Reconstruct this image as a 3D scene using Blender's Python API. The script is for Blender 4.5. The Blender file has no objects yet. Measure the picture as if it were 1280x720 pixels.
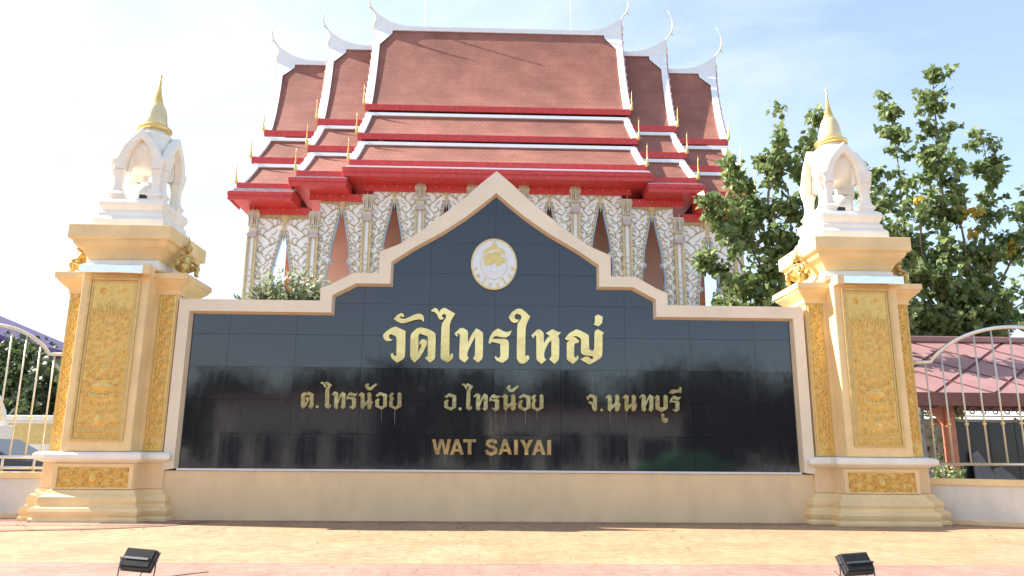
import bpy, bmesh, math, random
import numpy as np
from mathutils import Vector, Matrix
PI=math.pi
S=bpy.context.scene
COL=S.collection
# ---------------- camera, light, exposure ----------------
FPX=945.0; YAW,PITCH,ROLL=3.04397127e-02,2.19767018e-01,7.43306362e-03; CH=1.15
def cam_basis():
    cy,sy=math.cos(YAW),math.sin(YAW); cp,sp=math.cos(PITCH),math.sin(PITCH)
    f=Vector((sy*cp,cy*cp,sp)); r=Vector((cy,-sy,0)); u=r.cross(f)
    cr,sr=math.cos(ROLL),math.sin(ROLL)
    return cr*r+sr*u, -sr*r+cr*u, f
CR,CU,CF=cam_basis()
cd=bpy.data.cameras.new('camera'); cam=bpy.data.objects.new('camera',cd); COL.objects.link(cam)
cd.sensor_width=36; cd.lens=FPX/1280*36; cd.clip_end=2000; cd.clip_start=.05
cam.matrix_world=Matrix(((CR.x,CU.x,-CF.x,0),(CR.y,CU.y,-CF.y,0),(CR.z,CU.z,-CF.z,CH),(0,0,0,1)))
S.camera=cam
def at(px,py,Y):
    """point of the plane y=Y measured in the photograph"""
    d=CF+CR*((px-640)/FPX)-CU*((py-360)/FPX)
    return Vector((0,0,CH))+d*(Y/d.y)
SUN=Vector((-9.56,1.9,8.5)).normalized()
sl=bpy.data.lights.new('sun','SUN'); sl.energy=4.3; sl.angle=math.radians(.53); sl.color=(1,.94,.84)
so=bpy.data.objects.new('sun',sl); COL.objects.link(so); so.rotation_euler=SUN.to_track_quat('Z','Y').to_euler()
W=bpy.data.worlds.new('World'); S.world=W; W.use_nodes=True
nt=W.node_tree; nt.nodes.clear()
def N(nt,t,**k):
    n=nt.nodes.new(t)
    for a,v in k.items():
        if a in n.inputs.keys(): n.inputs[a].default_value=v
        else: setattr(n,a,v)
    return n
sky=N(nt,'ShaderNodeTexSky',sky_type='NISHITA'); sky.sun_disc=False
sky.sun_elevation=math.asin(SUN.z); sky.sun_rotation=math.atan2(SUN.x,SUN.y)
sky.air_density=1.0; sky.dust_density=.6; sky.ozone_density=1.6
bg=N(nt,'ShaderNodeBackground',Strength=.11); out=N(nt,'ShaderNodeOutputWorld')
tc=N(nt,'ShaderNodeTexCoord')
mp=N(nt,'ShaderNodeMapping'); mp.inputs['Scale'].default_value=(1,1,2.6); mp.inputs['Rotation'].default_value=(.2,.25,.4)
nz=N(nt,'ShaderNodeTexNoise',Scale=2.3,Detail=9.0,Roughness=.66,Distortion=.8)
dt=N(nt,'ShaderNodeVectorMath',operation='DOT_PRODUCT'); dt.inputs[1].default_value=(-.88,.35,.05)
ad=N(nt,'ShaderNodeMath',operation='MULTIPLY_ADD'); ad.inputs[1].default_value=.5
cr=N(nt,'ShaderNodeMapRange'); cr.inputs['From Min'].default_value=.36; cr.inputs['From Max'].default_value=.90
cr.inputs['To Max'].default_value=.93; cr.inputs['To Min'].default_value=.24
mx=N(nt,'ShaderNodeMix',data_type='RGBA')
mx.inputs[7].default_value=(3.2,3.52,3.9,1)
L=nt.links.new
L(tc.outputs['Generated'],mp.inputs['Vector']); L(mp.outputs[0],nz.inputs['Vector'])
L(tc.outputs['Generated'],dt.inputs[0]); L(dt.outputs['Value'],ad.inputs[0]); L(nz.outputs[0],ad.inputs[2])
L(ad.outputs[0],cr.inputs['Value']); L(cr.outputs[0],mx.inputs[0]); L(sky.outputs[0],mx.inputs[6])
L(mx.outputs[2],bg.inputs['Color']); L(bg.outputs[0],out.inputs['Surface'])
vs=S.view_settings; vs.view_transform='Standard'; vs.look='None'; vs.gamma=1; vs.use_curve_mapping=False; vs.exposure=1.58
S.render.engine='CYCLES'; S.cycles.max_bounces=8; S.cycles.diffuse_bounces=4
rng=random.Random(7); nr=np.random.default_rng(5)
# ---------------- materials ----------------
def mat(name,col,rough=.6,metal=0,var=.12,scale=3.0,bump=0,bscale=40,spec=.5,col2=None,streak=0,coat=0,trans=0):
    m=bpy.data.materials.new(name); m.use_nodes=True; t=m.node_tree; b=t.nodes['Principled BSDF']
    b.inputs['Roughness'].default_value=rough; b.inputs['Metallic'].default_value=metal
    b.inputs['Specular IOR Level'].default_value=spec; b.inputs['Coat Weight'].default_value=coat
    c=N(t,'ShaderNodeTexCoord'); n=N(t,'ShaderNodeTexNoise',Scale=scale,Detail=6.0,Roughness=.6)
    mpp=N(t,'ShaderNodeMapping'); 
    if streak: mpp.inputs['Scale'].default_value=(streak,streak,1)
    t.links.new(c.outputs['Object'],mpp.inputs[0]); t.links.new(mpp.outputs[0],n.inputs['Vector'])
    r=N(t,'ShaderNodeMapRange'); r.inputs['From Min'].default_value=.35; r.inputs['From Max'].default_value=.65
    t.links.new(n.outputs[0],r.inputs['Value'])
    x=N(t,'ShaderNodeMix',data_type='RGBA')
    a=[v*(1+var*.5) for v in col]; bb=col2 or [v*(1-var) for v in col]
    x.inputs[6].default_value=(*a,1); x.inputs[7].default_value=(*bb,1)
    t.links.new(r.outputs[0],x.inputs[0]); t.links.new(x.outputs[2],b.inputs['Base Color'])
    if bump:
        n2=N(t,'ShaderNodeTexNoise',Scale=bscale,Detail=4.0); t.links.new(c.outputs['Object'],n2.inputs['Vector'])
        bp=N(t,'ShaderNodeBump',Strength=bump,Distance=.02); t.links.new(n2.outputs[0],bp.inputs['Height']); t.links.new(bp.outputs[0],b.inputs['Normal'])
    if trans: b.inputs['Transmission Weight'].default_value=trans
    return m
M={}
def dm(k,*a,**kw): M[k]=mat(k,*a,**kw)
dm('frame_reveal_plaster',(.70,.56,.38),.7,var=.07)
dm('frame_plaster',(.84,.74,.57),.7,var=.07,scale=1.3,bump=.15,bscale=60)
dm('tan_plaster',(.84,.62,.36),.75,var=.08,scale=1.2,bump=.2,bscale=50,streak=2)
dm('pillar_plaster',(.86,.64,.33),.65,var=.11,scale=2,bump=.12,bscale=50)
dm('white_plaster',(.88,.83,.74),.6,var=.07,scale=3,bump=.1)
dm('cream_wall',(.76,.71,.62),.75,var=.10,scale=1.5,bump=.2,streak=2)
dm('gilt',(.80,.54,.17),.36,metal=.45,var=.12,scale=10,col2=(.70,.46,.13))
dm('gilt_frame',(.70,.50,.19),.45,metal=.3,var=.12,scale=9)
dm('gold_leaf',(.83,.60,.22),.32,metal=.6,var=.15,scale=12)
dm('statue_gold',(.62,.45,.16),.35,metal=.65,var=.3,scale=14,bump=.3,bscale=60)
dm('letter_gold',(1,.67,.27),.16,metal=1,var=.16,scale=6,bump=.05,bscale=14)
dm('letter_gold_dark_reflection',(.66,.50,.24),.22,metal=1,var=.35,scale=9,bump=.12,bscale=12)  # letter gold darkened, painting in the dark treeline the small letters mirror
dm('letter_edge',(.42,.25,.08),.35,metal=.8,var=.1)
dm('chrome',(.88,.82,.70),.16,metal=1,var=.05,bump=.25,bscale=7)
dm('steel',(.78,.77,.74),.22,metal=1,var=.06,scale=8)
dm('emblem_silver',(.80,.79,.77),.3,metal=.25,var=.06,scale=6,bump=.06,bscale=9)
dm('grout',(.13,.13,.14),.7)
dm('white_trim',(.74,.74,.72),.4,var=.06)
dm('red_paint',(.62,.055,.05),.45,var=.18,scale=4,streak=1.5)
dm('panel_white',(.93,.92,.90),.45,var=.04,scale=5)
dm('temple_white',(.82,.82,.84),.5,var=.05,scale=5)
dm('temple_grey',(.55,.55,.57),.7,var=.25,scale=4,streak=1)
dm('pink_wall',(.66,.40,.30),.7,var=.05,scale=1)
dm('temple_gold',(.68,.49,.23),.35,metal=.4,var=.25,scale=9)
dm('mosaic_gold',(.66,.53,.34),.35,metal=.2,var=.3,scale=24,col2=(.55,.50,.44))
dm('blue_edge',(.36,.48,.58),.5,var=.1)
dm('orange_column',(.62,.20,.06),.5,var=.2)
dm('mauve',(.52,.42,.42),.6,var=.2)
dm('dark_red',(.22,.05,.04),.5,var=.2)
dm('bark',(.26,.19,.13),.85,var=.3,scale=12,bump=.5)
dm('black_metal',(.035,.036,.036),.45,var=.3,scale=20)
dm('grey_metal',(.12,.12,.12),.4,metal=.5,var=.2)
dm('car_paint',(.03,.036,.05),.38,var=.05,coat=.25)
dm('car_glass',(.015,.018,.02),.04,var=.05)
dm('rubber',(.02,.02,.02),.8)
dm('purple_roof',(.07,.042,.15),.6,var=.15,scale=2)
dm('far_wall',(.60,.56,.50),.7,var=.1)
dm('brown_lattice',(.20,.075,.055),.6,var=.2)
dm('post_red',(.50,.17,.09),.55,var=.25,scale=5)
dm('pink_tile',(.35,.19,.18),.6,var=.10,scale=2)
dm('tile_groove',(.14,.05,.045),.7)
dm('dark_board',(.018,.019,.022),.25,var=.2)
dm('grey_slab',(.13,.12,.12),.5,var=.3,scale=3)
dm('stone_mottled',(.30,.29,.28),.85,var=.5,scale=7,bump=.6,bscale=12)
dm('asphalt',(.055,.055,.056),.9,var=.25,scale=.7,bump=.5,bscale=80)
dm('kerb_stone',(.5,.47,.42),.8,var=.2)
dm('earth',(.34,.31,.26),.9,var=.2,scale=.3)
dm('lens',(.5,.52,.5),.1,var=.05)
def leafmat(k,c,c2,rough=.42):
    m=bpy.data.materials.new(k); m.use_nodes=True; t=m.node_tree; b=t.nodes['Principled BSDF']
    a=N(t,'ShaderNodeAttribute',attribute_name='tint'); x=N(t,'ShaderNodeMix',data_type='RGBA')
    x.inputs[6].default_value=(*c,1); x.inputs[7].default_value=(*c2,1)
    t.links.new(a.outputs['Fac'],x.inputs[0]); t.links.new(x.outputs[2],b.inputs['Base Color']); b.inputs['Roughness'].default_value=rough
    tr=N(t,'ShaderNodeBsdfTranslucent'); t.links.new(x.outputs[2],tr.inputs[0])
    ms=N(t,'ShaderNodeMixShader'); ms.inputs[0].default_value=.45
    t.links.new(b.outputs[0],ms.inputs[1]); t.links.new(tr.outputs[0],ms.inputs[2]); t.links.new(ms.outputs[0],t.nodes['Material Output'].inputs[0])
    M[k]=m
leafmat('leaf_green',(.085,.15,.04),(.40,.46,.19))
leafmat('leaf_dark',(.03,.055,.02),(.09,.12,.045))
leafmat('leaf_pale',(.10,.16,.05),(.52,.52,.34))
leafmat('leaf_yellow',(.45,.38,.04),(.55,.30,.03))
# roof tile material: rows of small tiles as fine relief
m=mat('roof_terracotta',(.33,.125,.088),.8,var=.14,scale=.9,col2=(.255,.09,.064)); M['roof']=m
t=m.node_tree; b=t.nodes['Principled BSDF']; c=N(t,'ShaderNodeTexCoord'); br=N(t,'ShaderNodeTexBrick',Scale=1.0)
br.inputs['Brick Width'].default_value=.22; br.inputs['Row Height'].default_value=.16; br.inputs['Mortar Size'].default_value=.018
br.inputs['Color1'].default_value=(1,1,1,1); br.inputs['Color2'].default_value=(.8,.8,.8,1); br.inputs['Mortar'].default_value=(0,0,0,1)
sx=N(t,'ShaderNodeSeparateXYZ'); cx=N(t,'ShaderNodeCombineXYZ')
t.links.new(c.outputs['Object'],sx.inputs[0]); t.links.new(sx.outputs[0],cx.inputs[0]); t.links.new(sx.outputs[2],cx.inputs[1]); t.links.new(cx.outputs[0],br.inputs['Vector'])
old=b.inputs['Base Color'].links[0].from_socket; r5=N(t,'ShaderNodeMapRange'); r5.inputs['To Min'].default_value=.84; r5.inputs['To Max'].default_value=1.04; t.links.new(br.outputs['Color'],r5.inputs[0])
n6=N(t,'ShaderNodeTexNoise',Scale=.45,Detail=6.0); m6=N(t,'ShaderNodeMapping'); m6.inputs['Scale'].default_value=(1,1,.25); t.links.new(c.outputs['Object'],m6.inputs[0]); t.links.new(m6.outputs[0],n6.inputs[0])
r6=N(t,'ShaderNodeMapRange'); r6.inputs['From Min'].default_value=.35; r6.inputs['From Max'].default_value=.65; r6.inputs['To Min'].default_value=.85; r6.inputs['To Max'].default_value=1.12; t.links.new(n6.outputs[0],r6.inputs[0])
mu=N(t,'ShaderNodeMath',operation='MULTIPLY'); t.links.new(r5.outputs[0],mu.inputs[0]); t.links.new(r6.outputs[0],mu.inputs[1])
vv=N(t,'ShaderNodeVectorMath',operation='SCALE'); t.links.new(old,vv.inputs[0]); t.links.new(mu.outputs[0],vv.inputs['Scale']); t.links.new(vv.outputs[0],b.inputs['Base Color'])
bp=N(t,'ShaderNodeBump',Strength=.8,Distance=.03); t.links.new(br.outputs['Color'],bp.inputs['Height']); t.links.new(bp.outputs[0],b.inputs['Normal'])
# granite
m=mat('granite',(.020,.021,.026),.08,var=.3,scale=60,spec=.9); M['granite']=m
t=m.node_tree; b=t.nodes['Principled BSDF']; c=N(t,'ShaderNodeTexCoord'); n=N(t,'ShaderNodeTexNoise',Scale=1.6,Detail=3.0)
bp=N(t,'ShaderNodeBump',Strength=.10,Distance=.012); t.links.new(c.outputs['Object'],n.inputs['Vector']); t.links.new(n.outputs[0],bp.inputs['Height']); t.links.new(bp.outputs[0],b.inputs['Normal'])
n=N(t,'ShaderNodeTexNoise',Scale=2.2,Detail=8.0,Roughness=.7); mpp=N(t,'ShaderNodeMapping'); mpp.inputs['Scale'].default_value=(5,5,.7)
t.links.new(c.outputs['Object'],mpp.inputs[0]); t.links.new(mpp.outputs[0],n.inputs[0])
r=N(t,'ShaderNodeMapRange'); r.inputs['From Min'].default_value=.45; r.inputs['From Max'].default_value=.8; r.inputs['To Min'].default_value=.05; r.inputs['To Max'].default_value=.15
t.links.new(n.outputs[0],r.inputs[0]); t.links.new(r.outputs[0],b.inputs['Roughness'])
# stamped paving
def paving(k,c1,c2,seed):
    m=mat(k,c1,.8,var=.1,scale=.9,col2=c2); t=m.node_tree; b=t.nodes['Principled BSDF']; c=N(t,'ShaderNodeTexCoord')
    br=N(t,'ShaderNodeTexBrick',Scale=1.0); br.offset=.37; br.inputs['Brick Width'].default_value=.62; br.inputs['Row Height'].default_value=.31; br.inputs['Mortar Size'].default_value=.012
    br.inputs['Color1'].default_value=(1,1,1,1); br.inputs['Color2'].default_value=(.9,.9,.9,1); br.inputs['Mortar'].default_value=(0,0,0,1)
    nn=N(t,'ShaderNodeTexNoise',Scale=3.0,Detail=3.0); vm=N(t,'ShaderNodeVectorMath',operation='MULTIPLY_ADD'); vm.inputs[1].default_value=(.12,.12,0)
    t.links.new(c.outputs['Object'],nn.inputs['Vector']); t.links.new(nn.outputs['Color'],vm.inputs[0]); t.links.new(c.outputs['Object'],vm.inputs[2]); t.links.new(vm.outputs[0],br.inputs['Vector'])
    bp=N(t,'ShaderNodeBump',Strength=.5,Distance=.012); t.links.new(br.outputs['Color'],bp.inputs['Height']); t.links.new(bp.outputs[0],b.inputs['Normal'])
    old=b.inputs['Base Color'].links[0].from_socket
    n4=N(t,'ShaderNodeTexNoise',Scale=7.0,Detail=8.0,Roughness=.75); t.links.new(c.outputs['Object'],n4.inputs['Vector'])
    r4=N(t,'ShaderNodeMapRange'); r4.inputs['From Min'].default_value=.35; r4.inputs['From Max'].default_value=.7; r4.inputs['To Min'].default_value=1.15; r4.inputs['To Max'].default_value=.66; t.links.new(n4.outputs[0],r4.inputs[0])
    r5=N(t,'ShaderNodeMapRange'); r5.inputs['To Min'].default_value=.86; t.links.new(br.outputs['Color'],r5.inputs[0])
    mu=N(t,'ShaderNodeMath',operation='MULTIPLY'); t.links.new(r4.outputs[0],mu.inputs[0]); t.links.new(r5.outputs[0],mu.inputs[1])
    vv=N(t,'ShaderNodeVectorMath',operation='SCALE'); t.links.new(old,vv.inputs[0]); t.links.new(mu.outputs[0],vv.inputs['Scale']); t.links.new(vv.outputs[0],b.inputs['Base Color'])
    M[k]=m
paving('yellow_paving',(.425,.275,.155),(.36,.225,.125),1)
paving('pink_paving',(.37,.215,.16),(.30,.175,.135),2)
paving('shadow_paving',(.25,.14,.10),(.26,.15,.10),3)  # darkened paving colour for the overhead shadow painted on the ground
# ---------------- mesh helpers ----------------
class MB:
    def __init__(s): s.v=[]; s.f=[]; s.m=[]
    def add(s,vs,fs,mi=0):
        o=len(s.v); s.v+= [tuple(v) for v in vs]; s.f+=[tuple(i+o for i in f) for f in fs]; s.m+=[mi]*len(fs); return s
    def box(s,x0,x1,y0,y1,z0,z1,mi=0,tr=None):
        vs=[(x,y,z) for z in (z0,z1) for x,y in ((x0,y0),(x1,y0),(x1,y1),(x0,y1))]
        if tr: vs=[tr(v) for v in vs]
        return s.add(vs,[(3,2,1,0),(4,5,6,7),(0,1,5,4),(1,2,6,5),(2,3,7,6),(3,0,4,7)],mi)
    def prism(s,pts,d0,d1,mi=0,plane='xz',tr=None):
        """polygon extruded; plane xz extrudes along y"""
        n=len(pts)
        P=(lambda a,b,d:(a,d,b)) if plane=='xz' else ((lambda a,b,d:(d,a,b)) if plane=='yz' else (lambda a,b,d:(a,b,d)))
        vs=[P(a,b,d0) for a,b in pts]+[P(a,b,d1) for a,b in pts]
        if tr: vs=[tr(v) for v in vs]
        return s.add(vs,[tuple(range(n)),tuple(range(2*n-1,n-1,-1))]+[(i,i+n,(i+1)%n+n,(i+1)%n) for i in range(n)],mi)
    def strip(s,pa,pb,d0,d1,mi=0,tr=None):
        """solid band between two polylines in xz, extruded along y"""
        n=len(pa)
        for i in range(n-1):
            q=[pa[i],pa[i+1],pb[i+1],pb[i]]
            vs=[(a,d0,b) for a,b in q]+[(a,d1,b) for a,b in q]
            if tr: vs=[tr(v) for v in vs]
            fs=[(0,1,2,3),(7,6,5,4),(0,4,5,1),(2,6,7,3)]
            if i==0: fs.append((3,7,4,0))
            if i==n-2: fs.append((1,5,6,2))
            s.add(vs,fs,mi)
        return s
    def tube(s,pts,rad,seg=8,mi=0,cap=True):
        pts=[Vector(p) for p in pts]; n=len(pts)
        if not hasattr(rad,'__len__'): rad=[rad]*n
        o=len(s.v); up=None
        for i,p in enumerate(pts):
            d=(pts[min(i+1,n-1)]-pts[max(i-1,0)]).normalized()
            if up is None: up=Vector((0,0,1)) if abs(d.z)<.9 else Vector((1,0,0))
            a=d.cross(up).normalized(); b_=a.cross(d).normalized(); up=b_
            for k in range(seg):
                t=2*PI*k/seg; q=p+(a*math.cos(t)+b_*math.sin(t))*rad[i]; s.v.append(tuple(q))
        for i in range(n-1):
            for k in range(seg):
                s.f.append((o+i*seg+k,o+i*seg+(k+1)%seg,o+(i+1)*seg+(k+1)%seg,o+(i+1)*seg+k)); s.m.append(mi)
        if cap:
            s.f.append(tuple(o+k for k in range(seg-1,-1,-1))); s.m.append(mi)
            s.f.append(tuple(o+(n-1)*seg+k for k in range(seg))); s.m.append(mi)
        return s
    def lathe(s,prof,c=(0,0,0),seg=24,mi=0):
        o=len(s.v); n=len(prof)
        for r,z in prof:
            for k in range(seg):
                t=2*PI*k/seg; s.v.append((c[0]+r*math.cos(t),c[1]+r*math.sin(t),c[2]+z))
        for i in range(n-1):
            for k in range(seg):
                s.f.append((o+i*seg+k,o+i*seg+(k+1)%seg,o+(i+1)*seg+(k+1)%seg,o+(i+1)*seg+k)); s.m.append(mi)
        s.f.append(tuple(o+k for k in range(seg-1,-1,-1))); s.m.append(mi)
        s.f.append(tuple(o+(n-1)*seg+k for k in range(seg))); s.m.append(mi)
        return s
    def sweep(s,plan,prof,mi=0):
        """profile (offset,z) swept round a rectilinear ccw plan, with mitred corners"""
        n=len(plan); off=[]
        for i in range(n):
            p,q,r=Vector(plan[i-1]),Vector(plan[i]),Vector(plan[(i+1)%n])
            e1=(q-p).normalized(); e2=(r-q).normalized(); off.append(Vector((e1.y+e2.y,-e1.x-e2.x)))
        o=len(s.v)
        for d,z in prof:
            for i in range(n): s.v.append((plan[i][0]+off[i].x*d,plan[i][1]+off[i].y*d,z))
        for j in range(len(prof)-1):
            for i in range(n): s.f.append((o+j*n+i,o+j*n+(i+1)%n,o+(j+1)*n+(i+1)%n,o+(j+1)*n+i)); s.m.append(mi)
        s.f.append(tuple(o+i for i in range(n-1,-1,-1))); s.m.append(mi)
        s.f.append(tuple(o+(len(prof)-1)*n+i for i in range(n))); s.m.append(mi)
        return s
    def mesh(s,name,mats,smooth=False):
        me=bpy.data.meshes.new(name); me.from_pydata(s.v,[],s.f)
        for m_ in (mats if isinstance(mats,(list,tuple)) else [mats]): me.materials.append(M[m_])
        me.polygons.foreach_set('material_index',s.m)
        if smooth: me.polygons.foreach_set('use_smooth',[True]*len(s.f))
        me.update(); return me
    def fix(s):
        return s
    def build(s,name,mats,parent=None,smooth=False,bevel=0,recalc=True):
        me=s.mesh(name,mats,smooth)
        if recalc:
            bm=bmesh.new(); bm.from_mesh(me); bmesh.ops.recalc_face_normals(bm,faces=bm.faces); bm.to_mesh(me); bm.free()
        o=bpy.data.objects.new(name,me); COL.objects.link(o); o.parent=parent
        if bevel:
            b_=o.modifiers.new('bevel','BEVEL'); b_.width=bevel; b_.segments=2; b_.limit_method='ANGLE'; b_.angle_limit=math.radians(40)
        if smooth and smooth!='all':
            pass
        return o
def link(me,name,parent=None,loc=(0,0,0),rz=0):
    o=bpy.data.objects.new(name,me); COL.objects.link(o); o.parent=parent; o.location=loc; o.rotation_euler=(0,0,rz); return o
def thing(name,label,cat,loc=(0,0,0),rz=0,group=None):
    o=bpy.data.objects.new(name,None); COL.objects.link(o); o.empty_display_size=.2
    o.location=loc; o.rotation_euler=(0,0,rz); return tag(o,label,cat,group)
def tag(o,label=None,cat=None,group=None,kind=None):
    if label: o['label']=label
    if cat: o['category']=cat
    if group: o['group']=group
    if kind: o['kind']=kind
    return o
def copy_tree(o,parent=None):
    c=o.copy(); COL.objects.link(c)
    if parent: c.parent=parent
    for ch in list(o.children): copy_tree(ch,c)
    return c
def rect(hx,hy,cx=0,cy=0): return [(cx-hx,cy-hy),(cx+hx,cy-hy),(cx+hx,cy+hy),(cx-hx,cy+hy)]
def cross(mx_,my,wx,wy): # main block (mx_,my), wings (wx,wy): cruciform, ccw
    return [(-mx_,-my),(mx_,-my),(mx_,-wy),(wx,-wy),(wx,wy),(mx_,wy),(mx_,my),(-mx_,my),(-mx_,wy),(-wx,wy),(-wx,-wy),(-mx_,-wy)]
GZ=.05
# ---------------- ground ----------------
def sheet(name,pts,z,m_,kind='structure',th=.0):
    b_=MB().add([(x,y,z) for x,y in pts],[tuple(range(len(pts)))]); o=b_.build(name,m_,recalc=False); return tag(o,kind=kind)
sheet('ground',[(-900,-900),(900,-900),(900,900),(-900,900)],-.16,'earth')
sheet('courtyard',[(-60,14.2),(60,14.2),(60,60),(-60,60)],GZ-.012,'earth')
b_=MB().box(-40,40,-2.6,14.2,-.3,GZ); tag(b_.build('pavement','yellow_paving'),kind='structure')
sheet('road',[(-90,-20),(90,-20),(90,-2.75),(-90,-2.75)],-.10,'asphalt')
tag(MB().box(-40,40,-2.75,-2.601,-.3,GZ+.005).build('kerb','kerb_stone',bevel=.015),kind='structure')
sheet('paving_band',[(-40,13.28),(40,13.28),(40,14.19),(-40,14.19)],GZ+.004,'pink_paving')
sheet('paving_band',[(-40,-2.5),(40,-2.5),(40,8.32),(-40,8.45)],GZ+.004,'pink_paving')
# pink apron before the left pillar and a curved strip coloured as a cast shadow
def curve_pts(pl,n=6):
    out=[]
    for i in range(len(pl)-1):
        p0=Vector(pl[max(i-1,0)]);p1=Vector(pl[i]);p2=Vector(pl[i+1]);p3=Vector(pl[min(i+2,len(pl)-1)])
        for k in range(n):
            t_=k/n; out.append(.5*((2*p1)+(-p0+p2)*t_+(2*p0-5*p1+4*p2-p3)*t_*t_+(-p0+3*p1-3*p2+p3)*t_**3))
    out.append(Vector(pl[-1])); return out
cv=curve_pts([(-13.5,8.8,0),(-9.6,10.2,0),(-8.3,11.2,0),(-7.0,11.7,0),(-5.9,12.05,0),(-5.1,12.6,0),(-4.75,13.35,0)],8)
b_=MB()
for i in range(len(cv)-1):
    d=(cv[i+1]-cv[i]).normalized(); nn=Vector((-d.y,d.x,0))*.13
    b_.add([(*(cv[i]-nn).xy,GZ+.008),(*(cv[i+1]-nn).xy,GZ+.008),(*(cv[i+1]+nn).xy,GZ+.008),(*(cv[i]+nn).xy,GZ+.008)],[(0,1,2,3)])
tag(b_.build('painted_shadow_strip','shadow_paving'),kind='structure')
sheet('paving_apron',[(-8.8,12.45),(-7.5,12.55),(-6.0,12.5),(-5.1,12.75),(-4.85,13.27),(-9.3,13.27)],GZ+.005,'pink_paving')
# ---------------- name wall ----------------
CXW=.104; ZB=.914
wall=thing('sign_wall','long cream name wall with stepped pointed gable, black granite face and golden Thai lettering','sign wall',(CXW,13.9,GZ))
def wl(p): return (p[0]-CXW,p[1]-13.9,p[2]-GZ)
TR=wl
def lpx(pl,Y): return [ (v.x-CXW,v.z) for v in (at(x,y,Y) for x,y in pl)]
inL=lpx([(417.8,394),(417.8,372),(447,359),(491,359),(490.5,330.5),(518,314),(554,294.4),(584,275),(603,260.5),(620.8,246.5)],13.7)
outL=lpx([(400,375),(400,360.5),(415,355),(442,341),(473.5,340.5),(474,315),(501,304.5),(526,289),(554,268),(579,249.5),(600,230.5),(620.5,214)],13.58)
inL[-1]=(0,inL[-1][1]); outL[-1]=(0,outL[-1][1])
inL[0]=(inL[0][0],3.649); inL[1]=(inL[0][0],inL[1][1]); inL[2]=(inL[2][0],4.20); inL[3]=(inL[3][0],4.20); inL[4]=(inL[3][0],inL[4][1])
outL[0]=(outL[0][0],3.90); outL[1]=(outL[0][0],outL[1][1]); outL[4]=(outL[4][0],outL[3][1]); outL[5]=(outL[4][0],outL[5][1])
HWI=5.474; HWO=5.70
inner=[(-HWI,ZB),(-HWI,3.649)]+inL+[(-x,z) for x,z in inL[-2::-1]]+[(HWI,3.649),(HWI,ZB)]
outer=[(-HWO,ZB-.03),(-HWO,3.90)]+outL+[(-x,z) for x,z in outL[-2::-1]]+[(HWO,3.90),(HWO,ZB-.03)]
# frame: ring between outer and inner polygon
from mathutils.geometry import tessellate_polygon
def ring_prism(b_,outer,inner_open,y0,y1,tr,mi=0):
    poly=outer+inner_open[::-1]; n=len(poly)
    tris=tessellate_polygon([[Vector((x,z,0)) for x,z in poly]])
    vs=[tr((CXW+x,y0,z)) for x,z in poly]+[tr((CXW+x,y1,z)) for x,z in poly]
    b_.add(vs,[tuple(t_) for t_ in tris]+[tuple(i+n for i in t_[::-1]) for t_ in tris]+[(i,i+n,(i+1)%n+n,(i+1)%n) for i in range(n)],mi)
def offset_in(poly,d):
    n=len(poly); o=[]
    for i in range(n):
        p=Vector(poly[max(i-1,0)]); q=Vector(poly[i]); r=Vector(poly[min(i+1,n-1)])
        e1=(q-p).normalized() if i>0 else (r-q).normalized(); e2=(r-q).normalized() if i<n-1 else e1
        n1=Vector((e1.y,-e1.x)); n2=Vector((e2.y,-e2.x)); m_=(n1+n2); m_=m_/max(m_.dot(n1),.3) if m_.length>1e-6 else n1
        o.append((q.x+m_.x*d,q.y+m_.y*d))
    return o
fin=offset_in(inner,-.032)
b_=MB(); ring_prism(b_,outer,fin,13.572,13.92,TR); b_.build('frame','frame_plaster',wall)
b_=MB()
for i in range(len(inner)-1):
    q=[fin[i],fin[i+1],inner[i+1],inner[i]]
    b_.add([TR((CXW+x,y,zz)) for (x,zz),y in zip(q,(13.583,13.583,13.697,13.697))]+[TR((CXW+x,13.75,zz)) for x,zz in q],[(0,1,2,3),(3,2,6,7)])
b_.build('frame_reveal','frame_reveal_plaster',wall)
MB().prism([(x,z) for x,z in offset_in(outer,.1)],-.14,.16).build('backing','grout',wall).location=(0,0,-GZ)  # masonry core behind granite
MB().box(-5.78,5.78,-.26,.2,0,ZB-.03-GZ-.005).build('plinth','tan_plaster',wall,bevel=.008)
MB().box(-HWI,HWI,-.285,-.16,ZB-.032-GZ,ZB+.004-GZ).build('bottom_strip','white_trim',wall)
# granite tiles clipped to the opening
def clip(poly,x0,x1,z0,z1):
    def cl(P,f,ip):
        o=[]
        for i in range(len(P)):
            a,b2=P[i-1],P[i]
            if f(b2):
                if not f(a): o.append(ip(a,b2))
                o.append(b2)
            elif f(a): o.append(ip(a,b2))
        return o
    def ix(v): return lambda a,b2:(v,a[1]+(b2[1]-a[1])*(v-a[0])/(b2[0]-a[0]))
    def iz(v): return lambda a,b2:(a[0]+(b2[0]-a[0])*(v-a[1])/(b2[1]-a[1]),v)
    P=cl(poly,lambda p:p[0]>=x0,ix(x0)); 
    if P: P=cl(P,lambda p:p[0]<=x1,ix(x1))
    if P: P=cl(P,lambda p:p[1]>=z0,iz(z0))
    if P: P=cl(P,lambda p:p[1]<=z1,iz(z1))
    o=[]
    for p in P:
        if not o or (abs(p[0]-o[-1][0])+abs(p[1]-o[-1][1]))>1e-4: o.append(p)
    return o
zrow=[ZB+.004]+[ZB+.605*k for k in range(1,10)]
zrow=[ZB+.004,1.515,2.115,2.70,3.29,3.88,4.47,5.06,5.65,6.3]
ins=offset_in(inner,-.01)
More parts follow.
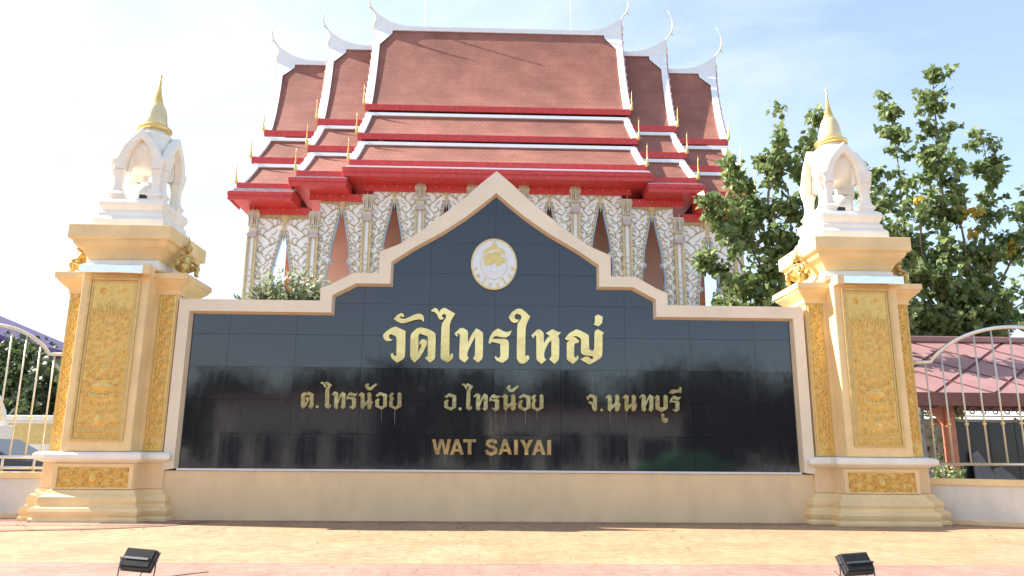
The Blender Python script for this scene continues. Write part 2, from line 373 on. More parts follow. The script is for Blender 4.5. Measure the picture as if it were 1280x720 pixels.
for j in range(len(zrow)-1):
    for k in range(-5,5):
        g=.002
        P=clip(ins,k*1.2+g,(k+1)*1.2-g,zrow[j]+g,zrow[j+1]-g)
        if len(P)<3: continue
        ax=rng.gauss(0,.0022); az=rng.gauss(0,.0022)-(.004 if j<3 else -.003)+(j==0)*.0
        cxm=sum(p[0] for p in P)/len(P); czm=sum(p[1] for p in P)/len(P); dy=rng.uniform(-.0015,.0015)
        n=len(P); vs=[(x,-.2+dy+(x-cxm)*ax+(z-czm)*az,z-GZ) for x,z in P]+[(x,-.15,z-GZ) for x,z in P]
        tris=tessellate_polygon([[Vector((x,z,0)) for x,z in P]])
        MB().add(vs,[tuple(t_) for t_ in tris]+[(i,i+n,(i+1)%n+n,(i+1)%n) for i in range(n)]).build('tile','granite',wall)
# ---- lettering ----
G={}
G['hanakat']=[(232,207),(262,172),(300,152),(322,165),(326,187),(308,190),(296,182),(284,190),(300,203),(330,207),(370,190),(420,165),(460,158),(490,168),(503,190),(503,228),(497,232),(484,215),(470,210),(430,213),(380,228),(330,245),(290,243),(262,228)]
G['wo']=[(248,273),(338,315),(333,560),(262,600),(213,562),(203,530),(212,515),(228,512),(228,528),(245,542),(258,532),(255,510),(258,370),(235,355),(203,342),(190,355),(190,375),(203,390),(222,390),(212,403),(180,408),(155,400),(138,375),(135,350),(160,322),(205,290)]
G['do']=[(440,290),(480,283),(545,298),(610,335),(605,565),(560,600),(512,560),(520,548),(535,545),(538,520),(538,365),(470,338),(455,348),(452,505),(475,465),(482,435),(474,430),(468,442),(461,435),(465,408),(488,388),(515,392),(532,408),(528,440),(500,500),(470,550),(420,600),(378,555),(383,345)]
G['ai']=[(565,130),(600,107),(625,115),(640,148),(655,120),(690,105),(725,125),(785,160),(750,215),(735,260),(732,500),(732,532),(744,540),(744,522),(757,515),(768,530),(762,565),(715,600),(655,565),(652,540),(660,290),(668,245),(705,190),(700,168),(682,160),(666,172),(668,190),(682,196),(680,208),(652,215),(635,198),(622,165),(598,143),(575,140)]
G['tho']=[(780,345),(785,330),(830,288),(855,287),(895,310),(900,330),(900,420),(935,340),(975,290),(1037,325),(1033,565),(988,600),(943,562),(958,545),(963,520),(965,365),(930,430),(898,500),(892,535),(908,560),(870,600),(825,570),(820,540),(828,350),(815,335),(802,342),(810,358),(800,366)]
G['ro']=[(5,420),(15,370),(50,315),(92,290),(140,318),(175,325),(215,310),(195,355),(160,375),(110,370),(75,360),(50,370),(45,385),(100,385),(150,385),(180,400),(188,420),(185,565),(128,605),(75,580),(57,548),(72,540),(78,555),(100,558),(112,540),(110,430),(45,415),(26,415),(18,435)]
G['aimuan']=[(185,190),(215,145),(260,115),(300,115),(340,145),(380,185),(350,245),(338,290),(335,500),(335,540),(350,540),(355,530),(370,540),(372,565),(350,590),(320,610),(285,605),(258,570),(262,290),(268,245),(303,200),(293,172),(262,158),(240,175),(240,200),(260,215),(282,210),(265,238),(230,243),(205,225)]
G['ho']=[(390,355),(440,303),(465,300),(500,325),(505,425),(530,380),(555,360),(520,335),(580,297),(625,322),(658,325),(630,360),(642,385),(640,570),(598,613),(550,570),(565,550),(570,540),(570,400),(545,420),(515,480),(505,520),(508,560),(525,572),(482,613),(435,575),(435,365),(420,350),(412,360),(418,375),(405,378)]
G['yo']=[(690,385),(730,335),(795,298),(850,320),(908,352),(910,480),(940,495),(955,480),(958,330),(968,310),(990,298),(1045,332),(1030,345),(1030,550),(912,620),(832,572),(880,543),(905,548),(925,568),(940,570),(948,552),(938,541),(880,535),(845,525),(835,510),(838,385),(795,360),(762,366),(790,375),(823,405),(808,425),(785,425),(775,440),(775,545),(795,560),(800,535),(812,540),(815,565),(765,613),(708,575),(708,420),(735,400),(715,400)]
G['maiek']=[(990,165),(1033,185),(1028,240),(1000,270),(980,272),(950,255),(962,240),(962,200),(960,185)]
G['no']=[(0,350),(55,292),(110,320),(112,490),(165,440),(165,330),(158,335),(150,322),(200,290),(235,325),(235,450),(262,470),(245,500),(235,565),(195,600),(160,570),(165,505),(112,550),(80,600),(40,565),(42,360),(25,348),(12,366)]
G['o']=[(20,350),(95,290),(215,330),(215,545),(120,605),(15,545),(15,440),(65,400),(92,420),(75,450),(75,525),(125,550),(150,530),(150,370),(95,345),(60,375),(40,372)]
G['yoyak']=[(10,340),(60,290),(100,310),(80,340),(70,360),(100,400),(70,450),(72,520),(120,550),(155,520),(160,330),(150,320),(195,285),(228,320),(225,540),(125,605),(10,545),(10,460),(30,400),(5,370)]
G['cho']=[(20,350),(95,290),(205,330),(205,570),(170,605),(130,570),(110,478),(60,450),(60,430),(85,415),(125,440),(140,430),(140,370),(95,345),(60,375),(65,395),(45,392)]
G['bo']=[(10,340),(55,292),(100,320),(100,500),(140,530),(165,510),(165,330),(155,325),(200,290),(235,325),(235,540),(130,605),(30,545),(30,368),(15,358)]
G['u']=[(120,640),(158,640),(160,690),(190,688),(205,715),(180,748),(140,738),(128,700)]
G['ii']=[(10,235),(60,185),(130,190),(165,175),(165,150),(200,150),(205,240),(150,228),(80,250)]
G['maitho']=[(10,190),(50,150),(90,160),(70,200),(100,215),(200,150),(220,172),(125,262),(60,258),(30,222)]
G['to']=[(383,345),(440,300),(480,318),(520,290),(610,335),(605,565),(560,600),(512,560),(538,520),(538,365),(505,350),(480,365),(455,348),(452,505),(475,465),(482,435),(474,430),(468,442),(461,435),(465,408),(488,388),(515,392),(532,408),(528,440),(500,500),(470,550),(420,600),(378,555)]
G['dot']=[(20*math.cos(a*PI/4),20*math.sin(a*PI/4)) for a in range(8)]
def letter(pts,dep,front,name='letter',off=0):
    """pts in px; raised metal letter: bright face, darker sides"""
    P=[at(x,y,13.70-dep) for x,y in pts]; P=[(p.x-CXW,p.z-GZ) for p in P]
    # ease the corners a little
    n=len(P); y0=13.70-dep-13.9-off; y1=13.70-13.9+.006
    tris=tessellate_polygon([[Vector((x,z,0)) for x,z in P]])
    b_=MB(); tx=rng.gauss(0,.012); tz=rng.gauss(0,.010)
    cx_=sum(p[0] for p in P)/n; cz_=sum(p[1] for p in P)/n
    b_.add([(x,y0+(x-cx_)*tx+(z-cz_)*tz,z) for x,z in P],[tuple(t_) for t_ in tris],0)
    vs=[(x,y0+(x-cx_)*tx+(z-cz_)*tz,z) for x,z in P]+[(x,y1,z) for x,z in P]
    b_.add(vs,[(i,i+n,(i+1)%n+n,(i+1)%n) for i in range(n)],1)
    o=b_.build(name,[front,'letter_edge'],wall); return o
def smooth_poly(P):
    out=[]; n=len(P)
    for i in range(n):
        p,q,r=Vector(P[i-1]),Vector(P[i]),Vector(P[(i+1)%n]); a=(p-q); c_=(r-q)
        ang=a.angle(c_,0) if a.length>0 and c_.length>0 else 0
        if ang>2.0: # gentle turn: round it
            out+=[tuple(q+a*.25),tuple(q*.0+ (q+a*.08+q+c_*.08)*.5),tuple(q+c_*.25)]
        else: out.append(tuple(q))
    return out
for k,ox in (('hanakat',460),('wo',460),('do',460),('ai',460),('tho',460),('ro',610),('aimuan',610),('ho',610),('yo',610),('maiek',610)):
    letter(smooth_poly([(ox+x/7.2,370+y/7.2) for x,y in G[k]]),.055,'letter_gold')
def place(k,ox,oy,x0,x1,y0,y1,s=8.):
    g=G[k]; gx0=min(p[0] for p in g); gx1=max(p[0] for p in g); gy0=min(p[1] for p in g); gy1=max(p[1] for p in g)
    letter([(ox+(x0+(x-gx0)/(gx1-gx0)*(x1-x0))/s,oy+(y0+(y-gy0)/(gy1-gy0)*(y1-y0))/s) for x,y in g],.035,'letter_gold_dark_reflection')
for k,x0,x1,y0,y1 in (('to',128,258,155,328),('dot',276,308,292,324),('ai',322,440,55,328),('tho',438,575,155,332),('ro',583,695,158,332),('no',703,850,160,335),('maitho',765,892,72,142),('o',872,990,160,337),('yoyak',1008,1136,160,340)):
    place(k,360,470,x0,x1,y0,y1)
for k,x0,x1,y0,y1 in (('o',122,242,172,346),('dot',265,297,312,344),('ai',296,410,72,346),('tho',416,558,172,348),('ro',570,688,180,350),('no',692,850,178,348),('maitho',742,870,90,162),('o',862,985,178,352),('yoyak',993,1115,180,354)):
    place(k,540,470,x0,x1,y0,y1)
for k,x0,x1,y0,y1 in (('cho',142,250,180,356),('dot',282,312,325,355),('no',333,490,183,358),('no',503,655,183,358),('tho',672,815,183,358),('bo',823,957,186,362),('u',888,965,375,472),('ro',978,1090,195,360),('ii',968,1098,112,178)):
    place(k,715,470,x0,x1,y0,y1)
def stroke(pl,w):
    """outline polygon of a thick open polyline"""
    a=[];c_=[]
    n=len(pl)
    for i in range(n):
        p=Vector(pl[max(i-1,0)]); q=Vector(pl[i]); r=Vector(pl[min(i+1,n-1)])
        e1=(q-p).normalized() if i else (r-q).normalized(); e2=(r-q).normalized() if i<n-1 else e1
        n1=Vector((-e1.y,e1.x)); n2=Vector((-e2.y,e2.x)); m_=n1+n2; m_=m_/max(m_.dot(n1),.45)
        a.append(tuple(q+m_*w/2)); c_.append(tuple(q-m_*w/2))
    return a+c_[::-1]
def latin(polys): # polys in crop px (origin 530,535, 7.53)
    for i,p in enumerate(polys):
        o=letter([(530+x/7.53,535+y/7.53) for x,y in p],.035,'letter_gold_dark_reflection',off=i*.0012)
        if i==0: first=o
        else:
            # join strokes into the one letter
            vs=[tuple(v.co) for v in o.data.vertices]; fs=[tuple(f.vertices) for f in o.data.polygons]; ms=[f.material_index for f in o.data.polygons]
            me=first.data; nv=len(me.vertices)
            v0=[tuple(v.co) for v in me.vertices]+vs; f0=[tuple(f.vertices) for f in me.polygons]+[tuple(i2+nv for i2 in f) for f in fs]; m0=[f.material_index for f in me.polygons]+ms
            me.clear_geometry(); me.from_pydata(v0,[],f0); me.polygons.foreach_set('material_index',m0); me.update()
            bpy.data.objects.remove(o)
def A_(x,w=126,t=104,b2=250):
    c_=x+w/2; return [[(c_-16,t),(c_+16,t),(x+w,b2),(x+w-34,b2),(c_,t+48),(x+34,b2),(x,b2)],[(x+32,196),(x+w-32,196),(x+w-26,222),(x+26,222)]]
latin([[(75,105),(108,105),(124,200),(148,105),(182,105),(205,200),(222,105),(256,105),(224,250),(188,250),(165,150),(143,250),(108,250)]])
latin(A_(245,130)); latin([[(368,105),(490,105),(490,134),(446,134),(446,250),(412,250),(412,134),(368,134)]])
latin([stroke([(680,145),(668,124),(634,116),(600,130),(596,152),(620,170),(655,182),(678,202),(672,232),(634,246),(598,236),(586,208)],30)])
latin(A_(698,130)); latin([[(848,110),(884,110),(884,252),(848,252)]])
latin([[(903,112),(943,112),(965,160),(988,112),(1026,112),(982,196),(982,254),(948,254),(948,196)]])
latin(A_(1016,130,110,254)); latin([[(1160,112),(1196,112),(1196,255),(1160,255)]])
dm('drip_stain',(.17,.17,.18),.6,var=.3,scale=20)
for px,y0,y1,w_ in ((493.5,512,531,.016),(477,513,528,.010),(378,512,527,.008),(619,514,530,.010),(632,514,532,.012),(657,514,531,.014),(671,514,524,.010),(763,516,530,.009),(783,514,527,.008)):
    a_=at(px,y0,13.699); b2=at(px-.3,y1,13.699)
    MB().prism([(a_.x-w_/2-CXW,a_.z-GZ),(a_.x+w_/2-CXW,a_.z-GZ),(b2.x+w_*.2-CXW,b2.z-GZ),(b2.x-w_*.2-CXW,b2.z-GZ)],-.2045,-.2).build('drip_stain','drip_stain',wall)
# ---- emblem ----
ec=at(617.5,330,13.64); ew=at(646.2,330,13.64).x-ec.x; eh=(at(617.5,298,13.64).z-at(617.5,362,13.64).z)/2
def E(a,k,dy): return (ec.x-CXW+ew*k*math.sin(a),dy-.2,ec.z-GZ+eh*k*math.cos(a))
ns=64; b_=MB()
vs=[E(2*PI*i/ns,1,-.05) for i in range(ns)]+[E(2*PI*i/ns,1,.004) for i in range(ns)]
b_.add(vs,[tuple(range(ns)),]+[(i,i+ns,(i+1)%ns+ns,(i+1)%ns) for i in range(ns)])
emb=b_.build('emblem','emblem_silver',wall)
def ering(k0,k1,d,name,m_):
    b_=MB(); o=[]
    vs=[E(2*PI*i/ns,k0,d) for i in range(ns)]+[E(2*PI*i/ns,k1,d) for i in range(ns)]+[E(2*PI*i/ns,k0,-.045) for i in range(ns)]+[E(2*PI*i/ns,k1,-.045) for i in range(ns)]
    fs=[]
    for i in range(ns):
        j=(i+1)%ns; fs+=[(i,j,j+ns,i+ns),(i,i+2*ns,j+2*ns,j),(i+ns,j+ns,j+3*ns,i+3*ns)]
    b_.add(vs,fs); return b_.build(name,m_,emb)
ering(1.0,.94,-.060,'rim','gold_leaf'); ering(.60,.572,-.055,'inner_ring','gold_leaf')
def ep(u,v,d=-.056): return (ec.x-CXW+ew*u,d-.2,ec.z-GZ+eh*v)
def eplate(poly,name,m_='gold_leaf',d=-.057):
    n=len(poly); tris=tessellate_polygon([[Vector((x,z,0)) for x,z in poly]])
    b_=MB().add([ep(x,z,d) for x,z in poly]+[ep(x,z,-.049) for x,z in poly],[tuple(t_) for t_ in tris]+[(i,i+n,(i+1)%n+n,(i+1)%n) for i in range(n)]); return b_.build(name,m_,emb)
crown=[]
for i in range(40):
    a=2*PI*i/40; r_=1+.09*math.sin(5*a)+.06*math.sin(11*a+1); crown.append((.47*r_*math.sin(a),.20+.28*r_*math.cos(a)-(.06 if abs(math.sin(a))>.6 else 0)))
crown=[(x,max(z,-.10 if abs(x)>.12 else .02)) for x,z in crown]
eplate(crown,'tree_crown'); eplate([(-.05,.0),(.05,.0),(.08,-.3),(-.08,-.3)],'tree_trunk','temple_white')
eplate([(-.42,-.30),(-.2,-.26),(0,-.34),(.2,-.26),(.42,-.30),(.3,-.38),(0,-.44),(-.3,-.38)],'ground_motif','temple_white')
arc=[(.64*math.sin(a),.08+.62*math.cos(a)) for a in [x*.1 for x in range(-9,10)]]; arc2=[(.50*math.sin(a),.08+.48*math.cos(a)) for a in [x*.1 for x in range(9,-10,-1)]]
eplate(arc+arc2,'ribbon')
eplate([(-.14,.74),(-.06,.82),(0,.93),(.06,.82),(.14,.74),(0,.70)],'flame')
seq=['wo','do','ai','tho','ro','aimuan','ho','yo']
for i,k in enumerate(seq):
    a=math.radians(-112+ i*32)+PI; a=PI+math.radians(78-i*22.3)
    g=G[k]; gx0=min(p[0] for p in g); gx1=max(p[0] for p in g); gy0=105; gy1=610
    pts=[]
    for x,y in g:
        u=((x-gx0)/(gx1-gx0)-.5)*.16; v=-((y-gy0)/(gy1-gy0)-.5)*.28
        cu=.78*math.sin(a); cv_=.78*math.cos(a); rot=a-PI
        pts.append((cu+u*math.cos(rot)+v*math.sin(rot),cv_-u*math.sin(rot)+v*math.cos(rot)))
    eplate(pts,'letter','gold_leaf',-.054)
# ---------------- gilt relief panels ----------------
def sp(X,Z,cx_,cz_,R,h=1,ph=0,turn=1.5):
    dx=X-cx_; dz=Z-cz_; r_=np.sqrt(dx*dx+dz*dz)/R; th=np.arctan2(dz,dx)*h
    w_=np.clip(1-r_,0,1)**.35
    return w_*(.45+.55*np.cos(2*PI*turn*r_-th+ph))*(r_<1)
def ell(X,Z,cx_,cz_,rx,rz,p=1):
    return np.clip(1-((X-cx_)/rx)**2-((Z-cz_)/rz)**2,0,1)**(.5*p)
def relief(name,w,h,nx,nz,fn,amp,edge=.02):
    x=np.linspace(-w/2,w/2,nx); z=np.linspace(0,h,nz); X,Z=np.meshgrid(x,z)
    H=fn(X,Z)*amp
    ed=np.minimum(np.minimum(w/2-abs(X),Z),h-Z); H=H*np.clip(ed/.02,0,1)
    vs=np.stack([X,-H,Z],-1).reshape(-1,3); ix=np.arange(nx*nz).reshape(nz,nx)
    fs=np.stack([ix[:-1,:-1],ix[:-1,1:],ix[1:,1:],ix[1:,:-1]],-1).reshape(-1,4)
    me=bpy.data.meshes.new(name); me.from_pydata(vs.tolist(),[],fs.tolist()); me.materials.append(M['gilt'])
    me.polygons.foreach_set('use_smooth',[True]*len(fs)); me.update(); return me
_r=random.Random(11)
SC=[]
for _k in range(4000):
    a_,z_,R_=_r.uniform(.02,.33),_r.uniform(.03,1.95),_r.uniform(.038,.075)
    if .53<z_<.80 and a_<.22: continue
    if z_>1.55 and R_>.055: continue
    if all((a_-q[0])**2+(z_-q[1])**2>((R_+q[2])*.80)**2 for q in SC): SC.append((a_,z_,R_,_r.choice((-1,1)),_r.uniform(0,6)))
def f_main(X,Z):
    A=abs(X); H=np.zeros_like(X)
    def mxx(v):
        nonlocal H; H=np.maximum(H,v)
    for a_,z_,R_,h,ph in SC: mxx(sp(A,Z,a_,z_,R_,h,ph,1.25)*(.55+.3*np.sin(ph*3)**2))
    mxx(ell(X,Z,0,.12,.07,.10)*.9)
    for k in range(-4,5):
        mxx(ell(X,Z,k*.05,.47+abs(k)*.012,.026,.06)*.8)
        if abs(k)<4: mxx(ell(X,Z,k*.05+.025,.41+abs(k)*.01,.024,.045)*.6)
    mxx(ell(X,Z,0,.655,.185,.095)*1.15); mxx(((abs(Z-.745)<.011)&(A<.17))*1.0); mxx(((abs(Z-.56)<.010)&(A<.09))*.8)
    mxx(ell(X,Z,0,.655,.03,.03)*1.5)
    mxx(((abs(Z-.95)<.012)&(A<.13))*.8); mxx(ell(X,Z,0,.90,.10,.05)*.8)
    for k in range(13): # tongues of flame, uneven
        cx_=-.30+k*.05; z0=1.80+.06*((k*5)%3)-.10*abs(k-6)/6; L_=.16+.10*((k*7)%4)/3+(.12 if k==6 else 0)
        t_=np.clip((Z-z0)/L_,0,1); wv=.017*(1-t_)+.002; mxx(np.clip(1-((X-cx_-.008*np.sin(t_*7+k))/wv)**2,0,1)**.5*(Z>z0)*(Z<z0+L_)*.7)
    r_=np.sqrt((X+.19)**2+(Z-2.27)**2); mxx(np.clip(1-((r_-.042)/.014)**2,0,1)*.8)
    r_=np.sqrt((X-.17)**2+(Z-2.28)**2); mxx(np.clip(1-((r_-.028)/.012)**2,0,1)*.5)
    return H+.05
def f_band(X,Z):
    H=np.zeros_like(X); P=.078; c_=(Z-.075)
    for s_ in (-1,1): H=np.maximum(H,np.clip(1-((abs(c_-s_*.05*np.sin(X/P*PI)))/.014)**2,0,1))
    return H
def f_strip(w):
    def f(X,Z):
        H=np.zeros_like(X); pit=.19
        k=np.floor(Z/pit); s_=np.where(k%2==0,1,-1); zz=Z-(k+.5)*pit
        H=np.maximum(H,sp(X*s_,zz,.018,0,.098,1,.5,1.3)); H=np.maximum(H,sp(X*s_,zz,-.088,.065,.050,-1)*.8); H=np.maximum(H,sp(X*s_,zz,-.082,-.065,.045,1)*.8)
        H=np.maximum(H,np.clip(1-((X-.05*np.sin(Z/pit*PI))/.012)**2,0,1)*.9)
        H=np.maximum(H,(abs(abs(X)-w/2+.018)<.008)*.8); return H
    return f
def f_square(X,Z):
    r_=np.sqrt(X**2+(Z-.11)**2); th=np.arctan2(Z-.11,X)
    return np.maximum(np.clip(1-(r_/.1)**2,0,1)*(.5+.5*np.cos(6*th)),np.clip(1-(r_/.03)**2,0,1))
def f_ped(X,Z):
    A=abs(X); H=np.zeros_like(X)
    for cx_,cz_,R,h in ((.13,.24,.11,1),(.12,.10,.09,-1),(.31,.14,.12,1),(.30,.32,.08,-1),(.46,.27,.11,1),(.47,.08,.08,-1),(.58,.15,.08,1),(.57,.36,.07,1)): H=np.maximum(H,sp(A,Z,cx_,cz_,R,h,.3))
    H=np.maximum(H,ell(X,Z,0,.2,.07,.1)*1.2)
    for k in (-2,-1,0,1,2): H=np.maximum(H,ell(X,Z,k*.035,.31+.0*k,.018,.07)*.9)
    return H
R_main=relief('relief_panel',.70,2.42,100,340,f_main,.040)
R_band=relief('relief_band',.74,.15,110,24,f_band,.02)
R_strip=relief('relief_strip',.285,2.42,44,330,f_strip(.285),.034)
R_sq=relief('relief_square',.285,.22,36,30,f_square,.03)
R_ped=relief('relief_panel_low',1.16,.40,170,60,f_ped,.045)
# ---------------- pillar ----------------
def shaft_z(z): return z-GZ
def mk_pillar(loc,label):
    P=thing('gate_pillar',label,'pillar',loc,group='gilded gate pillars at the ends of the name wall')
    z=lambda v:v-GZ
    # pedestal
    b_=MB().sweep(cross(.68,.72,1.03,.42),[(.20,0),(.20,z(.10)),(.17,z(.13)),(.19,z(.17)),(.20,z(.22)),(.18,z(.28)),(.13,z(.30)),(.12,z(.33)),(.135,z(.38)),(.12,z(.45)),(.06,z(.50)),(.03,z(.56)),(0,z(.57))])
    b_.build('base_moulding','pillar_plaster',P,bevel=.006)
    # left/right symmetrical pedestal with sunken panel
    b_=MB().sweep(cross(.68,.72,1.03,.42),[(0,z(.572)),(0,z(1.0))])
    b_.build('pedestal','tan_plaster',P,bevel=.01)
    b_=MB()
    for a in ((-.68,.68,-.738,-.722,z(.575),z(.53)+.0),): pass
    b_.box(-.66,-.59,-.745,-.721,z(.575),z(.985)).box(.59,.66,-.745,-.721,z(.575),z(.985)).box(-.589,.589,-.745,-.721,z(.93),z(.985)).box(-.589,.589,-.745,-.721,z(.575),z(.60)); b_.build('panel_frame','pillar_plaster',P)
    b_=MB().box(-.588,.588,-.728,-.7205,z(.535),z(.53)); 
    link(R_ped,'relief_panel_low',P,(0,-.7225,z(.575))).scale=(1,1,.88)
    b_=MB().sweep(cross(.68,.72,1.03,.42),[(0,z(1.001)),(.03,z(1.02)),(.09,z(1.04)),(.13,z(1.07)),(.13,z(1.14)),(.10,z(1.17)),(.02,z(1.19))]); b_.build('ledge','white_plaster',P,bevel=.012)
    # shaft
    MB().sweep(cross(.585,.78,.97,.42),[(0,z(1.192)),(0,z(4.36))]).build('shaft','pillar_plaster',P,bevel=.02)
    # gilt panel frame on front
    b_=MB(); zb,zt=z(1.36),z(4.19)
    for (x0,x1,z0,z1,d) in ((-.45,-.40,zb,zt,.03),(.40,.45,zb,zt,.03),(-.3995,.3995,zt-.05,zt,.03),(-.3995,.3995,zb,zb+.03,.03),(-.395,-.36,zb+.23,zt-.055,.018),(.36,.395,zb+.23,zt-.055,.018),(-.3595,.3595,zt-.09,zt-.055,.018),(-.395,.395,zb+.2,zb+.2295,.018)):
        b_.box(x0,x1,-.78-d,-.7805,z0,z1)
    b_.build('panel_frame','gilt_frame',P,bevel=.006)
    MB().box(-.3995,.3995,-.786,-.7803,zb+.031,zt-.051).build('panel_backing','gilt_frame',P)
    link(R_main,'relief_panel',P,(0,-.7875,zb+.235)).scale=(1,1,1.035)
    link(R_band,'relief_band',P,(0,-.7875,zb+.04))
    for s_ in (-1,1):
        x=s_*.80
        MB().box(x-.155,x+.155,-.43,-.4205,z(1.2),z(3.97)).build('strip_backing','gilt_frame',P)
        link(R_strip,'relief_strip',P,(x,-.4315,z(1.47))).scale=(1,1,1.03)
        link(R_sq,'relief_square',P,(x,-.4315,z(1.22)))
        if True: # side faces carry a strip too
            o=link(R_strip,'relief_strip',P,(s_*.9725,.0,z(1.47)),s_*PI/2); o.scale=(1,1,1.03)
    # shoulder cap over the wings
    b_=MB().sweep(rect(.97,.42),[(.0,z(3.96)),(.03,z(3.97)),(.03,z(3.99)),(.015,z(4.0)),(.03,z(4.05)),(.08,z(4.10)),(.15,z(4.17)),(.17,z(4.20)),(.17,z(4.215)),(.20,z(4.225)),(.20,z(4.33)),(-.1,z(4.34))])
    b_.build('shoulder_cap','pillar_plaster',P,bevel=.008)
    # neck, white roll, cyma and slab
    MB().sweep(rect(.62,.62),[(0,z(4.362)),(.02,z(4.364)),(.05,z(4.37)),(.07,z(4.41)),(.065,z(4.46)),(.02,z(4.475)),(.02,z(4.52)),(.0,z(4.56))]).build('neck_moulding','white_plaster',P,bevel=.008)
    MB().sweep(rect(.62,.62),[(0,z(4.562)),(.02,z(4.60)),(.03,z(4.62)),(.05,z(4.66)),(.10,z(4.72)),(.17,z(4.78)),(.20,z(4.83)),(.205,z(4.87)),(.26,z(4.885)),(.27,z(4.90)),(.27,z(5.14)),(-.1,z(5.15))]).build('capital','pillar_plaster',P,bevel=.008)
    MB().sweep(rect(.60,.60),[(.04,z(5.152)),(.04,z(5.33)),(-.02,z(5.40)),(-.03,z(5.48)),(-.06,z(5.49)),(-.06,z(5.53)),(-.02,z(5.60)),(-.01,z(5.66)),(-.03,z(5.72)),(-.06,z(5.74)),(-.08,z(5.76))]).build('shrine_base','white_plaster',P,bevel=.012)
    # shrine: four arched porches
    sh=thing('shrine',None,None); del_keys(sh); sh.parent=P
    fl=z(5.76)
    def arch_plate():
        # outline of gable with pointed arch opening; local: x across, z up from 0 (spring at .62)
        R_=[(.14,.60),(.25,.60),(.262,.68),(.245,.84),(.19,1.0),(.10,1.13),(0,1.23)]
        O_=[(.44,.60),(.44,.66),(.475,.74),(.49,.84),(.44,.80),(.40,.84),(.37,.93),(.30,1.08),(.20,1.22),(.09,1.33),(0,1.44)]
        top=[(-x,zz) for x,zz in O_]+[(x,zz) for x,zz in O_[-2::-1]]
        inn=[(-x,zz) for x,zz in R_[1:]]+[(x,zz) for x,zz in R_[-2:0:-1]]
        return top+inn[::-1]
    ap=[(x*.98,zz*.98) for x,zz in arch_plate()]
    for k in range(4):
        a=k*PI/2; ca,sa=math.cos(a),math.sin(a)
        tr=lambda v:(v[0]*ca-v[1]*sa, v[0]*sa+v[1]*ca, v[2]+fl)
        n=len(ap); tris=tessellate_polygon([[Vector((x,zz,0)) for x,zz in ap]])
        b_=MB().add([tr((x,-.52,zz)) for x,zz in ap]+[tr((x,-.36,zz)) for x,zz in ap],[tuple(t_) for t_ in tris]+[tuple(i+n for i in t_[::-1]) for t_ in tris]+[(i,i+n,(i+1)%n+n,(i+1)%n) for i in range(n)])
        b_.build('arch_gable','white_plaster',sh,bevel=.015)
        # vault behind the gable
        va=[(-.36,.60),(-.34,.80),(-.27,.98),(-.16,1.12),(0,1.24),(.16,1.12),(.27,.98),(.34,.80),(.36,.60)]; vb=[(-.235,.60),(-.225,.72),(-.18,.88),(-.10,1.02),(0,1.12),(.10,1.02),(.18,.88),(.225,.72),(.235,.60)]
        MB().strip(va,vb,-.358,-.22,tr=tr).build('vault','white_plaster',sh)
        for s_ in (-1,1):
            b_=MB(); cx_=s_*.345
            prof=[(.105,0),(.105,.05),(.135,.07),(.135,.10),(.09,.15),(.072,.22),(.064,.33),(.072,.46),(.095,.55),(.105,.585)]
            pl=rect(.001,.001)
            o=len(b_.v)
            for r_,zz in prof:
                for dx,dy in ((-1,-1),(1,-1),(1,1),(-1,1)): b_.v.append(tr((cx_+dx*r_,-.42+dy*r_*.85,zz)))
            for j in range(len(prof)-1):
                for i in range(4): b_.f.append((o+j*4+i,o+j*4+(i+1)%4,o+(j+1)*4+(i+1)%4,o+(j+1)*4+i)); b_.m.append(0)
            b_.f.append((o+3,o+2,o+1,o)); b_.m.append(0); e_=o+4*(len(prof)-1); b_.f.append((e_,e_+1,e_+2,e_+3)); b_.m.append(0)
            b_.build('shrine_column','white_plaster',sh,bevel=.01)
    MB().lathe([(.30,.72),(.34,.80),(.42,.98),(.42,1.10),(.36,1.25),(.335,1.34),(.36,1.38),(.35,1.42),(.28,1.45),(.25,1.52)],(0,0,fl),32).build('dome','white_plaster',sh,smooth=True)
    MB().lathe([(.24,1.521),(.29,1.53),(.315,1.56),(.315,1.60),(.285,1.63),(.22,1.65)],(0,0,fl),32).build('gilt_ring','gold_leaf',sh,smooth=True)
    MB().lathe([(.215,1.651),(.225,1.68),(.205,1.80),(.19,1.92),(.165,2.02),(.13,2.10),(.11,2.12)],(0,0,fl),28).build('bell','gold_bell',sh,smooth=True)
    pr=[(.10,2.121),(.10,2.16)]; r0=.095; zz=2.17
    for i in range(9): pr+=[(r0,zz),(r0,zz+.018),(r0*.72,zz+.026),(r0*.72,zz+.038)]; r0*=.87; zz+=.042
    pr+=[(.026,zz),(.018,zz+.12),(.012,zz+.16),(.028,zz+.175),(.022,zz+.20),(.004,zz+.25)]
    MB().lathe(pr,(0,0,fl),16).build('spire','gold_leaf',sh)
    return P
def del_keys(o):
    for k in ('label','category','group'):
        if k in o: del o[k]
dm('gold_bell',(.78,.63,.36),.38,metal=.4,var=.08)
PY=14.0
pl=mk_pillar((CXW-6.70,PY,GZ),'left gilded cream gate pillar with white shrine on top, beside the left railing')
pr_=copy_tree(pl); pr_.location=(CXW+6.72,PY,GZ); pr_['label']='right gilded cream gate pillar with white shrine on top, in front of the leafy tree'
